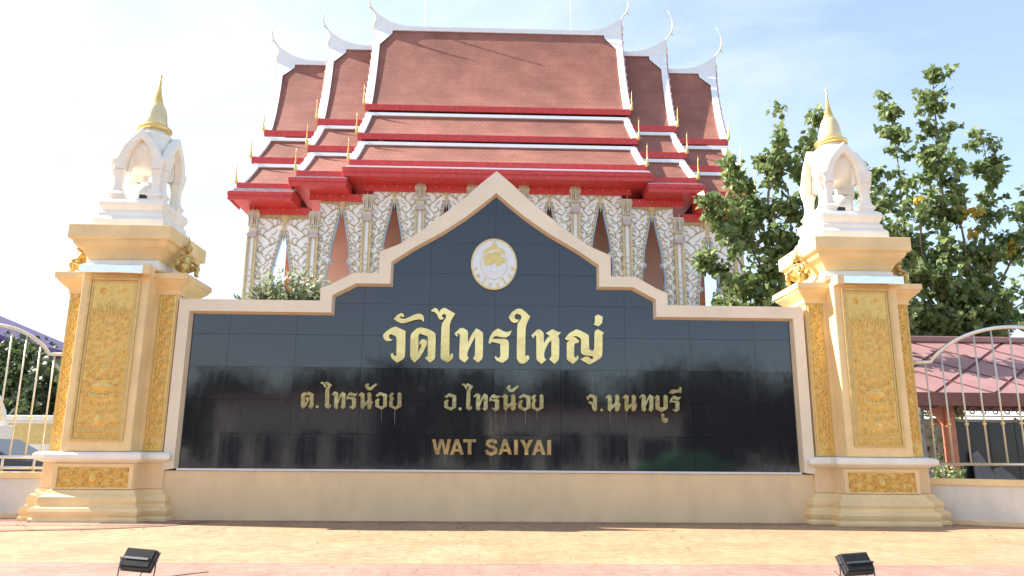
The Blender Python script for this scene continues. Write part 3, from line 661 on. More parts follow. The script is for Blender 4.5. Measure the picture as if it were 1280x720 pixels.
# steel lamp boxes, globes and black spotlights of the shrines
def extras(cx_,side,dent):
    b_=MB().prism([(-.55,-.065),(-.2,-.072),(.1,-.066),(.55,-.078),(.55,.075),(.2,.07),(-.15,.078),(-.55,.075)],-.10,.10,plane='xz')
    o=b_.build('lamp_box','chrome',None,bevel=.006); o.location=(cx_+(-.0 if side<0 else .07),12.98+.12,4.30)
    tag(o,('shiny dented steel lamp box fixed across the top of the %s pillar'%('left' if side<0 else 'right')),'lamp box','steel lamp boxes across the pillars')
    cap=MB().box(-.02,.10,-.12,.10,-.08,.08).build('end_cap','pillar_plaster',o); cap.location=((.55+.021) if side<0 else -.55-.101,0,0)
    g=MB().lathe([(.02,0),(.14,.01),(.235,.10),(.27,.22),(.25,.34),(.17,.44),(.05,.485),(.01,.49)],seg=28).build('globe','white_plaster',None,smooth=True)
    g.location=(cx_+.02,14.02,5.765); tag(g,'round white globe inside the white shrine of the %s pillar'%('left' if side<0 else 'right'),'globe','white globes inside the pillar shrines')
    l=MB().prism([(-.09,0),(.09,0),(.075,.10),(-.095,.085)],-.06,.05).build('spotlight','black_metal',None,bevel=.01); MB().box(-.07,.07,-.064,-.0605,.015,.075).build('lens','lens',l)
    l.location=(cx_+(.14 if side<0 else -.14),13.60,5.77); l.rotation_euler=(0,0,PI); tag(l,'small black spotlight on the floor of the %s shrine'%('left' if side<0 else 'right'),'spotlight','small spotlights in the shrines')
extras(CXW-6.70,-1,0); extras(CXW+6.72,1,0)
# ---- guardian figures ----
def skin(name,joints,edges,radii,mt,parent=None,sub=2):
    me=bpy.data.meshes.new(name); me.from_pydata(joints,edges,[]); me.materials.append(M[mt])
    o=bpy.data.objects.new(name,me); COL.objects.link(o); o.parent=parent
    me.skin_vertices[0] if me.skin_vertices else me.attributes
    bm=bmesh.new(); bm.from_mesh(me); ly=bm.verts.layers.skin.verify()
    for v,r_ in zip(bm.verts,radii):
        rr=(r_,r_) if not hasattr(r_,'__len__') else r_
        v[ly].radius=rr; v[ly].use_root=(v.index==0)
    bm.to_mesh(me); bm.free()
    o.modifiers.new('skin','SKIN'); s_=o.modifiers.new('sub','SUBSURF'); s_.levels=sub; s_.render_levels=sub
    o.modifiers['skin'].use_smooth_shade=True
    return o
def guardian(loc,rz,label):
    g=thing('guardian_statue',label,'statue',loc,rz,'gold guardian figures crouching on the pillar shoulders')
    # faces -Y; crouching, arms raised to hold the cornice
    hd=MB().lathe([(.012,.452),(.036,.462),(.052,.485),(.060,.515),(.060,.545),(.050,.575),(.02,.592)],(0,-.055,0),16).build('head','statue_gold',g,smooth=True)
    J=[(0,.0,.17),(0,-.02,.27),(0,-.03,.37),(0,-.04,.435),(0,-.055,.50),
       (.085,-.02,.39),(.15,-.06,.30),(.13,-.16,.24),(.12,-.20,.22),
       (-.085,-.02,.39),(-.15,-.06,.30),(-.13,-.16,.24),(-.12,-.20,.22),
       (.08,-.01,.15),(.15,-.17,.21),(.13,-.13,.05),(.13,-.20,.03),
       (-.08,-.01,.15),(-.15,-.17,.21),(-.13,-.13,.05),(-.13,-.20,.03)]
    Ed=[(0,1),(1,2),(2,3),(3,4),(2,5),(5,6),(6,7),(7,8),(2,9),(9,10),(10,11),(11,12),(0,13),(13,14),(14,15),(15,16),(0,17),(17,18),(18,19),(19,20)]
    Rr=[.10,.082,.10,.045,.050,.05,.032,.025,.022,.042,.032,.025,.022,.062,.055,.035,.025,.062,.055,.035,.025]
    skin('body',J,Ed,Rr,'statue_gold',g)
    MB().lathe([(.066,.548),(.071,.556),(.066,.575),(.050,.59),(.044,.61),(.032,.62),(.026,.66),(.012,.72),(.003,.78)],(0,-.05,0),14).build('crown','statue_gold',g,smooth=True)
    b_=MB()
    b_.lathe([(.07,.395),(.085,.40),(.08,.415),(.05,.42)],(0,-.03,0),14)
    b_.build('collar','gold_leaf',g,smooth=True)
    for s_ in (-1,1): MB().tube([(s_*.058,-.055,.50),(s_*.068,-.055,.525),(s_*.062,-.05,.56)],[.012,.016,.004],6).build('ear','statue_gold',g,smooth=True)
    MB().tube([(0,-.108,.535),(0,-.124,.512),(0,-.112,.506)],[.006,.011,.006],6).build('nose','statue_gold',g,smooth=True)
    for s_ in (-1,1): MB().prism([(s_*.03,.10),(s_*.12,.12),(s_*.19,.22),(s_*.17,.30),(s_*.13,.24),(s_*.05,.22)],.03,.06).build('skirt_flame','statue_gold',g)
    g.scale=(1.08,1.08,1.0)
    return g
for (cx_,sd) in ((CXW-6.70,'left'),(CXW+6.72,'right')):
    for s_ in (-1,1):
        inner_side=(s_>0)==(sd=='left')
        guardian((cx_+s_*.93,13.80,4.345),(PI/2 if s_>0 else -PI/2)-s_*.45,
          'gold crowned guardian crouching on the %s pillar shoulder, %s'%(sd,'nearest the name wall' if inner_side else 'on its outer side'))
# ---------------- railings on low walls ----------------
def railing(side,label_w,label_r,p0,ang,length,off):
    # local x runs away from the pillar; -y is the street side
    sgn=side
    w_=thing('low_wall',label_w,'wall',p0,ang)
    flip=lambda v:(sgn*v[0],v[1],v[2])
    b_=MB().box(0,length,-.10,.10,0,.72-GZ,tr=flip); b_.build('wall_body','cream_wall',w_)
    MB().box(0,length,-.135,.135,.7205-GZ,.83-GZ,tr=flip).build('coping','pillar_plaster',w_,bevel=.01)
    MB().box(0,length,-.125,-.1005,0,.09,tr=flip).build('skirting','tan_plaster',w_,bevel=.01)
    r=thing('railing',label_r,'railing',(p0[0],p0[1],.833),ang)
    z=lambda v:v-.833
    zt=2.92
    def top(x):
        q=(x-.42)%2.9
        if q>2.35 or x<.42: return zt
        t_=q/2.35; return zt+.54*(1-(2*t_-1)**2)**.8
    xs=[0,.2,.42]; x=.42
    while x<length-.06:
        x+=.08; xs.append(x)
    xs+= []
    pts=[(sgn*x,0,z(top(x))) for x in xs if x<=length]
    MB().tube(pts,.034,10).build('top_rail','rail_paint' if side<0 else 'steel',r,smooth=True)
    for zz,rd in ((1.085,.026),):
        MB().tube([(0,0,z(zz)),(sgn*length,0,z(zz))],rd,10).build('lower_rail','steel',r,smooth=True)
    if side<0: MB().tube([(0,0,z(.90)),(sgn*length,0,z(.90))],.022,8).build('bottom_rail','steel',r,smooth=True)
    x=.06; i=0; bars=[.04]
    x=off
    while x<length-.05: bars.append(x); x+=.272
    bar=None
    for i,x in enumerate(bars):
        h=top(x)
        MB().tube([(sgn*x,0,z(1.09)),(sgn*x,0,z(h)-.01)],.0145 if i else .02,8).build('bar','rail_paint',r,smooth=True)
        if i: MB().lathe([(.012,-.03),(.03,-.015),(.034,0),(.03,.015),(.012,.03)],(sgn*x,0,z(1.78)),12).build('knob','gold_leaf',r,smooth=True)
    x=.42
    while x<length:
        MB().tube([(sgn*x,0,0),(sgn*x,0,z(1.075))],.022,8).build('foot','rail_paint',r,smooth=True); x+=.55 if side<0 else 1.4
dm('rail_paint',(.66,.62,.52),.3,metal=.5,var=.1,scale=5)
railing(-1,'low cream wall under the left railing, stained with small dark spots','white steel railing with arched top and gold knobs, left of the left pillar',(CXW-7.70,14.0,GZ),0,5.5,.32)
railing(1,'low cream wall under the right railing, half in sunlight','steel railing with arched top and gold knobs, right of the right pillar',(CXW+7.72,13.92,GZ),-math.radians(36),6.0,.33)
# ---------------- temple ----------------
M['red_white']=mat('red_white',(.72,.55,.55),.6,var=.3,scale=8,col2=(.55,.12,.12))
dm('horn_gold',(.70,.62,.45),.4,metal=.2,var=.15)
TX=.28; TYC=33.5
temple=thing('temple','large temple hall with steep tiered terracotta roofs, red eaves and white and gold arches','temple',(TX,TYC,GZ))
def tp(v): return (v[0],v[1]-TYC,v[2]-GZ)
MB().box(-10.2,10.2,26.6,40.4,GZ,6.0,tr=tp).build('podium','temple_white',temple,bevel=.03)
MB().box(-6.85,6.85,30.0,37.0,6.001,11.1,tr=tp).build('hall_wall','pink_wall',temple)
for px,Y in ((336,30.6),(361,30.6),(875,30.6),(900,30.6)):
    x=at(px,340,Y).x-TX; MB().box(x-.14,x+.14,Y-.14,Y+.14,6.001,10.9,tr=tp).build('porch_column','orange_column',temple,bevel=.03)
secs=[ # Lbottom, Lridge, inner, tiers[(y0,z0,y1,z1)], skirt, fascia
 (5.72,6.02,0,   [(33.5,21.5,30.3,15.9),(30.2,15.40,29.0,13.98),(28.9,13.5,27.6,12.25)],(27.5,11.98,27.15,11.82),(11.80,11.42)),
 (7.70,8.20,5.70,[(33.5,20.42,30.3,15.17),(30.2,14.75,29.0,13.40),(28.9,12.98,27.6,11.76)],(27.5,11.50,27.1,11.34),(11.33,10.98)),
 (9.90,10.60,7.68,[(33.5,19.55,30.3,14.60),(30.2,14.15,29.0,12.85),(28.9,12.45,27.6,11.22)],(27.5,10.98,27.1,10.76),(10.74,10.40))]
class Both:
    """the same part on the street side and mirrored behind the ridge, as two objects"""
    def __init__(s_,fn):
        s_.b=[]
        for sg in (1,-1):
            b_=MB(); fn(b_,lambda v,sg=sg:(v[0],(v[1]-TYC)*sg,v[2]-GZ),sg); s_.b.append(b_)
    def build(s_,*a,**k): return [b_.build(*a,**k) for b_ in s_.b]
def both(b_,fn):
    """front slope and its mirror behind the ridge"""
    for sg in (1,-1):
        fn(lambda v:(v[0],(v[1]-TYC)*sg,v[2]-GZ))
finial_me=None
def flame_mesh():
    b_=MB(); b_.tube([(0,0,0),(.05,-.03,.12),(.11,-.03,.26),(.09,-.02,.42),(.10,-.02,.60),(.12,-.02,.82)],[.05,.085,.06,.045,.028,.004],7)
    b_.tube([(.02,0,.02),(.16,-.02,.08),(.17,-.02,.22)],[.05,.04,.004],6)
    return b_.mesh('finial','temple_gold_bright',True)
dm('temple_gold_bright',(.80,.58,.16),.35,metal=.3,var=.12)
FL=flame_mesh()
def prof_pts(y0,z0,y1,z1,sag,n=9):
    out=[]
    for i in range(n):
        t_=i/(n-1); out.append((y0+(y1-y0)*t_, z0+(z1-z0)*t_-sag*4*t_*(1-t_)))
    return out
for si,(Lb,Lr,Li,tiers,skirt,fas) in enumerate(secs):
    for sd in ((-1,1) if Li>0 else (1,)):
        # x extents of this piece
        def ends(Lo): return (-Lo,Lo) if Li==0 else ((Li,Lo) if sd>0 else (-Lo,-Li))
        for ti,(y0,z0,y1,z1) in enumerate(tiers):
            sag=.42 if ti==0 else .06; pp=prof_pts(y0,z0,y1,z1,sag,12 if ti==0 else 5); n=len(pp)
            Lt=(Lr if ti==0 else Lb-.12); 
            def Lo(i): return Lt+(Lb-Lt)*(i/(n-1))**.8
            def f_t(b_,tr,sg):
                vs=[]
                for i,(y,zz) in enumerate(pp):
                    a,c_=ends(Lo(i)); vs+=[(a,(y-TYC)*sg,zz-GZ),(c_,(y-TYC)*sg,zz-GZ),(a,(y-TYC)*sg,zz-GZ-.16),(c_,(y-TYC)*sg,zz-GZ-.16)]
                fs=[]
                for i in range(n-1):
                    o=i*4; q=o+4; fs+=[(o,o+1,q+1,q),(o+2,q+2,q+3,o+3),(o,q,q+2,o+2),(o+1,o+3,q+3,q+1)]
                b_.add(vs,fs+[(4*n-4,4*n-3,4*n-1,4*n-2)])
            tier,tier2=Both(f_t).build('roof_tier','roof',temple)
            def two(f,name,m_,**k):
                r_=Both(f).build(name,m_,tier,**k); r_[1].parent=tier2; return r_
            a,c_=ends(Lb+.04)
            two(lambda b_,tr,sg:b_.box(a,c_,y1-.10,y1+.02,z1-.24,z1+.03,tr=tr),'fascia','red_paint',bevel=.015)
            if ti>0: # white cement band along the upper edge
                a,c_=ends(Lb-.12)
                two(lambda b_,tr,sg:b_.prism([(y0+.0,z0+.13),(y0-.10,z0+.10),(y0-.15,z0-.06),(y0,z0-.08)],a,c_,plane='yz',tr=tr),'cement_band','temple_white')
            for e in ((-1,1) if Li==0 else (sd,)):
                wd=.26
                def f_b(b_,tr,sg):
                    vs=[]
                    for i,(y,zz) in enumerate(pp):
                        xo=e*(Lo(i)+.03); xi=e*(Lo(i)-wd+(.05 if ti else 0))
                        vs+=[(xi,(y-TYC-.05)*sg,zz-GZ+.07),(xo,(y-TYC-.05)*sg,zz-GZ+.10),(xo,(y-TYC)*sg,zz-GZ-.22),(xi,(y-TYC)*sg,zz-GZ-.10)]
                    fs=[]
                    for i in range(n-1):
                        for k in range(4): fs.append((i*4+k,i*4+(k+1)%4,i*4+4+(k+1)%4,i*4+4+k))
                    fs+=[(0,1,2,3),(4*n-1,4*n-2,4*n-3,4*n-4)]
                    b_.add(vs,fs)
                two(f_b,'bargeboard','temple_white')
                if ti==0: # corner gusset below the ridge
                    def f_g(b_,tr,sg):
                        y,zz=pp[0]; y2,z2=pp[2]; xo=e*(Lo(0)-.25)
                        b_.add([(xo,-.07*sg,zz-GZ+.03),(xo-e*.60,-.07*sg,zz-GZ+.03),(xo-e*.60,-.2*sg,zz-GZ-.32),(xo-e*.02,((y2-TYC)-.08)*sg,z2-GZ+.0),(xo,0,zz-GZ-.2)],[(0,1,2,3),(0,3,4),(1,0,4),(2,1,4),(3,2,4)])
                    two(f_g,'gusset','temple_white')
                T_=11 if ti==0 else 4; PPx=prof_pts(y0,z0,y1,z1,sag,T_*3+1); m2=len(PPx)
                def f_s(b_,tr,sg): # saw-tooth outer edge
                    for i in range(0,m2-1):
                        y,zz=PPx[i]; yb,zb_=PPx[i+1]; f0=(i/(m2-1))**.8; xo=e*(Lt+(Lb-Lt)*f0+.032); w2=.035+(.05 if i%3==0 else 0)
                        b_.add([(xo,(y-TYC-.06)*sg,zz-GZ+.09),(xo+e*w2,(y-TYC-.06)*sg,zz-GZ+.05),(xo+e*.035,(yb-TYC-.06)*sg,zb_-GZ+.05),(xo,(yb-TYC-.06)*sg,zb_-GZ+.09),(xo,(y-TYC)*sg,zz-GZ-.20),(xo,(yb-TYC)*sg,zb_-GZ-.20)],[(0,1,2,3),(1,4,5,2)])
                two(f_s,'tooth_edge','red_white')
                for sg,tt in ((1,tier),(-1,tier2)):
                    o=link(FL,'finial',tt,(e*(Lb+.02),sg*(y1-.12-TYC),z1-.05-GZ)); o.scale=(e*.55,.55,1.2)
            if ti==0: # ridge with upswept ends and horn finials
                a,c_=ends(Lr); zr=z0-GZ; b_=MB()
                xs=np.linspace(a,c_,70)
                def up(x):
                    if Li==0: d=min(abs(x-a),abs(x-c_))
                    else: d=abs(x-(c_ if sd>0 else a))
                    return .74*max(0,1-d/2.1)**2.6
                pa=[(x,zr-.10) for x in xs]; pb=[(x,zr+.13+up(x)) for x in xs]
                b_.strip(pa,pb,-.12,.12); b_.build('ridge','temple_white',tier)
                for e in ((-1,1) if Li==0 else (sd,)):
                    xb=e*Lr; b_=MB()
                    pts=[(xb-e*.02,0,zr-.05),(xb+e*.04,0,zr+.32),(xb+e*.0,0,zr+.62),(xb+e*.06,0,zr+.90),(xb+e*.24,0,zr+1.12),(xb+e*.36,0,zr+1.34),(xb+e*.41,0,zr+1.62),(xb+e*.41,0,zr+1.95),(xb+e*.33,0,zr+2.25),(xb+e*.17,0,zr+2.5)]
                    b_.tube(pts,[.07,.11,.055,.04,.042,.042,.030,.024,.017,.004],8)
                    b_.tube([(xb+e*.28,0,zr+1.22),(xb+e*.40,0,zr+1.18),(xb+e*.45,0,zr+1.10)],[.035,.025,.005],6)
                    b_.build('horn_finial','horn_gold',tier,smooth=True)
        y0,z0,y1,z1=skirt; a,c_=ends(Lb+.10)
        sk=Both(lambda b_,tr,sg:b_.prism([(y0,z0),(y1,z1),(y1,z1-.1),(y0,z0-.1)],a,c_,plane='yz',tr=tr)).build('skirt_roof','roof' if si else 'temple_grey',temple)
        for pr2 in ([(y0+.05,z0+.06),(y0-.10,z0+.02),(y0-.10,z0-.07),(y0+.05,z0-.03)],[(y1+.06,z1+.07),(y1-.03,z1+.04),(y1-.03,z1-.04),(y1+.06,z1-.02)]):
            r_=Both(lambda b_,tr,sg:b_.prism(pr2,a,c_,plane='yz',tr=tr)).build('cement_band','temple_grey' if si else 'temple_white',sk[0]); r_[1].parent=sk[1]
        a,c_=ends(Lb+.16)
        ef=Both(lambda b_,tr,sg:b_.box(a,c_,y1-.12,y1-.04,fas[1],fas[0],tr=tr)).build('eave_fascia','red_paint',temple,bevel=.02)
        r_=Both(lambda b_,tr,sg:b_.box(a,c_,y1-.16,y1-.1205,fas[1]+.18,fas[0]-.03,tr=tr)).build('fascia_moulding','red_paint',ef[0]); r_[1].parent=ef[1]
        a,c_=ends(Lb); Both(lambda b_,tr,sg:b_.box(a,c_,y1-.039,30.0,fas[1]+.02,fas[1]+.09,tr=tr)).build('soffit','red_paint',temple)
        # closing boards at the ends of the eaves box
        for xe in ((-Lb-.10,Lb+.10) if Li==0 else ((Lb+.10)*sd,(Li+.02)*sd)):
            Both(lambda b_,tr,sg:b_.prism([(y1-.039,fas[1]+.005),(y1-.039,z1-.02),(y0,z0-.1),(28.2,z0-.1),(28.2,fas[1]+.005)],xe-.03,xe+.03,plane='yz',tr=tr)).build('eave_end','red_paint',temple)
        cb=[5.2,7.25,9.5][si]; a,c_=(-cb,cb) if Li==0 else ((Li-.5,cb) if sd>0 else (-cb,-Li+.5))
        be=Both(lambda b_,tr,sg:b_.box(a,c_,27.86,28.14,fas[1]-.26,fas[1]+.019,tr=tr)).build('eave_beam','red_paint',temple)
        b_=MB(); x=a+.3
        while x<c_-.1:
            b_.lathe([(.005,-.025),(.028,0),(.005,.025)],(x,27.83-TYC,fas[1]-.08-GZ),6); x+=.5
        tag(b_.build('studs','temple_gold_bright',be[0]),kind='stuff')
# gable pediments
for e in (-1,1):
    for (Lb,Lr,Li,tiers,skirt,fas) in secs:
        zt=tiers[0][1]-.5
        MB().prism([(-5.6,fas[1]),(-5.6,fas[1]+.4),(-4.3,tiers[2][1]-.8),(-3.0,tiers[0][3]-.6),(0,zt),(3.0,tiers[0][3]-.6),(4.3,tiers[2][1]-.8),(5.6,fas[1]+.4),(5.6,fas[1])],min(e*(Lb-.7),e*(Lb-.9)),max(e*(Lb-.7),e*(Lb-.9)),plane='yz').build('pediment','dark_red',temple)
for x in (-3.65+0*TX,3.55):
    MB().tube([(x,0,21.4),(x,0,24.2)],.022,6).build('lightning_rod','white_trim',temple)
# columns and carved arches
cols=[-9.3,-7,-5,-3,-1,1,3,5,7,9.3]
ztop={9.3:10.27,7:10.27,5:10.88,3:11.45,1:11.45}
def half_panel_mesh(w,H,top_extra):
    """carved plate from a column (x=0) to bay centre (x=w); z=0 at beam, going down to -H"""
    A_p=top_extra # apex depth below the beam
    ie=[(w-.015,0),(w-.015,-A_p),(w-.10,-A_p-.45),(w-.20,-A_p-.95),(w-.30,-A_p-1.45),(w-.36,-A_p-1.95),(w-.26,-A_p-2.02),(w-.27,-A_p-2.12),(w-.40,-A_p-2.2),(w-.43,-A_p-2.6),(w-.40,-A_p-2.95),(w-.44,-A_p-3.3),(w-.56,-A_p-3.7),(w-.72,-A_p-4.05)]
    ie=[(x,z) for x,z in ie]
    return ie
PMS={}
def panel(w,A_p):
    key=(round(w,3),round(A_p,3))
    if key in PMS: return PMS[key]
    x0=.16; ie=half_panel_mesh(w,0,A_p)
    # plate
    b_=MB(); b_.strip([(x0,z) for x,z in ie],[(max(x-.04,x0+.02),z) for x,z in ie],-.02,.06); plate=b_.mesh('carved_panel','panel_white')
    # blue + gold edging
    b_=MB(); b_.strip([(x-.045,z) for x,z in ie[1:]],[(x,z) for x,z in ie[1:]],-.05,.10,mi=0); blue=b_.mesh('arch_edge','blue_edge')
    b_=MB(); b_.strip([(max(x-.13,x0),z) for x,z in ie[1:]],[(max(x-.050,x0+.01),z) for x,z in ie[1:]],-.055,-.021)
    # beads on gold border
    gold=b_
    # lace along the top
    b_.strip([(x0,-.02),(x0+.25,-.02),(w-.3,-.02),(w-.02,-.02)],[(x0,-.20),(x0+.25,-.25),(w-.3,-.22),(w-.02,-.42)],-.06,-.021)
    # scroll stem: wavy ribbon with curls to both sides
    def rib(pts,wd):
        a=[];c_=[]
        for i,p in enumerate(pts):
            q=pts[min(i+1,len(pts)-1)]; r_=pts[max(i-1,0)]; dx=q[0]-r_[0]; dz=q[1]-r_[1]; l=math.hypot(dx,dz) or 1
            ww=wd*(1-.55*i/len(pts)); a.append((p[0]-dz/l*ww,p[1]+dx/l*ww)); c_.append((p[0]+dz/l*ww,p[1]-dx/l*ww))
        b_.strip(a,c_,-.048,-.021)
    zc=-.28; k=0
    def wid(z):
        for i in range(len(ie)-1):
            if ie[i][1]>=z>=ie[i+1][1]:
                t_=(ie[i][1]-z)/max(ie[i][1]-ie[i+1][1],1e-6); return ie[i][0]+(ie[i+1][0]-ie[i][0])*t_-.17-x0
        return .2
    stem=[]
    zmin=ie[-1][1]+.3
    z=-.15
    while z>zmin:
        wv=wid(z); stem.append((x0+wv*.5+wv*.22*math.sin(z*9),z)); z-=.06
    for i in range(0,len(stem)-1): pass
    rib(stem,.015)
    z=-.35; s_=1
    while z>zmin+.05:
        wv=max(wid(z),.10); R_=wv*.30; cxp=x0+wv*.5+s_*wv*.20
        cur=[(cxp+s_*R_*(1-t_/14*.75)*math.cos(PI*1.15+t_*.42) if False else cxp+s_*R_*(1-t_/16)*math.cos(-PI*.6+t_*.40), z+R_*(1-t_/16)*math.sin(-PI*.6+t_*.40)) for t_ in range(14)]
        rib(cur,.018)
        # leaf flick
        rib([(cxp-s_*R_*.3,z-R_),(cxp+s_*R_*.5,z-R_*.6),(cxp+s_*R_*1.1,z-R_*.9+.10),(cxp+s_*R_*1.25,z+.08)],.015)
        rib([(cxp,z+R_*.9),(cxp+s_*R_*.7,z+R_*1.2),(cxp+s_*R_*1.0,z+R_*1.9)],.013)
        z-=max(wv*.46,.19); s_=-s_
    # white bead line on the gold border
    g=gold.mesh('scrollwork','temple_gold_scroll')
    b2=MB()
    for i in range(1,len(ie)-1):
        (xa,za),(xb,zb_)=ie[i],ie[i+1]; m3=max(1,int(abs(za-zb_)/.16))
        for q in range(m3):
            t_=(q+.5)/m3; x=xa+(xb-xa)*t_-.10; zz=za+(zb_-za)*t_; b2.box(x-.022,x+.022,-.066,-.056,zz-.03,zz+.03)
    beads=b2.mesh('beads','temple_white')
    PMS[key]=(plate,blue,g,beads); return PMS[key]
dm('temple_gold_scroll',(.50,.36,.18),.45,metal=.2,var=.2,scale=10)
for j in range(len(cols)-1):
    xa,xb=cols[j],cols[j+1]; w=(xb-xa)/2; xm=abs((xa+xb)/2)
    zt,A_p=((11.45,.60) if xm<4.9 else ((10.86,.42) if xm<6.9 else (10.22,.70)))
    pm=panel(w,A_p)
    MB().prism([(-.13,0),(.13,0),(.085,-A_p*.6),(.05,-A_p),(0,-A_p-.42),(-.05,-A_p),(-.085,-A_p*.6)],-.07,.07,tr=lambda v:(v[0]+(xa+xb)/2,v[1]+28.0-TYC,v[2]+zt-GZ)).build('apex_ornament','temple_gold',temple)
    for s_,x in ((1,xa),(-1,xb)):
        for yy,back in ((28.0,1),(39.0,-1)):
            if back<0 and xm<6.9: continue
            o=link(pm[0],'carved_panel',temple,(x,yy-TYC,zt-GZ)); o.scale=(s_,back,1)
            for q,nm in ((1,'arch_edge'),(2,'scrollwork'),(3,'beads')):
                c_=link(pm[q],nm,o)
                if q==3: c_['kind']='stuff'
def col_mesh():
    parts={}
    b_=MB(); b_.box(-.13,.13,-.13,.13,-5.4,-.25); parts['core']=b_.mesh('column','temple_white')
    b_=MB()
    for x in (-.15,.15):
        for y in (-.15,.15): b_.box(x-.035,x+.035,y-.035,y+.035,-5.4,-.95)
    for x in (-.075,.075): b_.box(x-.012,x+.012,-.155,-.131,-5.4,-.95)
    for k in range(14): 
        z=-2.4-k*.22; b_.prism([(0,z),(.05,z+.09),(.0,z+.05),(-.05,z+.09)],-.15,-.131)
    parts['ribs']=b_.mesh('gold_rib','temple_gold')
    b_=MB(); pr=[(.14,-.95),(.17,-.93),(.15,-.88),(.15,-.60),(.17,-.40),(.21,-.22),(.23,-.12),(.20,-.10),(.20,0)]
    b_.sweep(rect(.001,.001),[(r_,z) for r_,z in pr])
    for k in range(-2,3): b_.prism([(k*.07-.03,-.65),(k*.08,-.16),(k*.07+.03,-.65)],-.24,-.18)
    b_.prism([(-.03,-.55),(0,.12),(.03,-.55)],-.36,-.305)
    parts['cap']=b_.mesh('capital','mosaic_gold')
    b_=MB(); b_.lathe([(.15,-1.08),(.19,-1.06),(.21,-1.0),(.20,-.92),(.15,-.88)],seg=10)
    b_.prism([(-.12,-1.06),(-.2,-.98),(-.12,-.9),(0,-.84),(.12,-.9),(.2,-.98),(.12,-1.06)],-.27,-.18)
    parts['ring']=b_.mesh('bracket','mauve',False)
    return parts
CM=col_mesh()
for x in cols:
    zt=ztop[abs(x)]
    if abs(x)==5: zt=10.98
    for yy in ((28.0,) if abs(x)<7 else (28.0,39.0)):
        o=link(CM['core'],'column',temple,(x,yy-TYC,zt-GZ)); 
        for k,nm in (('ribs','gold_rib'),('cap','capital'),('ring','bracket')): link(CM[k],nm,o)
# gilded window gables low on the hall wall
for j in range(1,len(cols)-2):
    xm=(cols[j]+cols[j+1])/2
    if abs(xm)>6.5: continue
    b_=MB()
    for s_ in (-1,1):
        b_.prism([(s_*.55,6.0),(s_*.95,6.0),(s_*.9,6.6),(s_*.95,7.1),(s_*.78,7.7),(s_*.72,7.2),(s_*.6,6.9),(s_*.62,6.4)],29.80,29.998,tr=lambda v:(v[0]+xm,v[1]-TYC,v[2]-GZ))
    b_.prism([(-.5,6.0),(.5,6.0),(.5,6.2),(-.5,6.2)],29.80,29.998,tr=lambda v:(v[0]+xm,v[1]-TYC,v[2]-GZ))
    b_.build('window_gable','temple_gold_bright',temple)
# ---------------- vegetation ----------------
def leaves(b_arr,pts,size,droop=.5,aspect=.8):
    """pts (n,3): each becomes a folded heart-ish leaf"""
    n=len(pts); d=nr.normal(size=(n,3)); d[:,2]-=droop*1.5; d/=np.linalg.norm(d,axis=1)[:,None]
    r_=nr.normal(size=(n,3)); s_=np.cross(d,r_); s_/=np.linalg.norm(s_,axis=1)[:,None]; u=np.cross(s_,d)
    L_=size*(.45+1.0*nr.beta(1.6,1.8,n))[:,None]; Wd=L_*aspect*.5
    P=np.asarray(pts)
    base=P; tip=P+d*L_; a=P+d*L_*.35+s_*Wd+u*L_*.12; c_=P+d*L_*.35-s_*Wd+u*L_*.12; mid=P+d*L_*.5
    b_arr.append(np.stack([base,a,tip,c_,mid],1))
def leaf_obj(name,arrs,mt,parent):
    V=np.concatenate(arrs); n=len(V); vs=V.reshape(-1,3)
    k=np.arange(n)*5
    fs=np.concatenate([np.stack([k,k+1,k+4],1),np.stack([k+1,k+2,k+4],1),np.stack([k+2,k+3,k+4],1),np.stack([k+3,k,k+4],1)])
    me=bpy.data.meshes.new(name); me.vertices.add(len(vs)); me.vertices.foreach_set('co',vs.ravel()); nf=len(fs)
    me.loops.add(nf*3); me.loops.foreach_set('vertex_index',fs.ravel().astype(np.int32)); me.polygons.add(nf)
    me.polygons.foreach_set('loop_start',np.arange(nf,dtype=np.int32)*3); me.polygons.foreach_set('loop_total',np.full(nf,3,dtype=np.int32))
    me.update(calc_edges=True); at_=me.attributes.new('tint','FLOAT','FACE'); tv=nr.beta(1.3,2.2,n); at_.data.foreach_set('value',np.tile(tv,4).astype(np.float32))
    me.materials.append(M[mt]); me.validate()
    o=bpy.data.objects.new(name,me); COL.objects.link(o); o.parent=parent; return o
def poly_sample(pl,n,t0=0):
    pl=np.array(pl); seg=np.linalg.norm(np.diff(pl,axis=0),axis=1); cum=np.r_[0,np.cumsum(seg)]; t_=nr.uniform(t0,1,n)*cum[-1]
    i=np.clip(np.searchsorted(cum,t_)-1,0,len(seg)-1); f=(t_-cum[i])/seg[i]; return pl[i]+(pl[i+1]-pl[i])*f[:,None], t_/cum[-1]
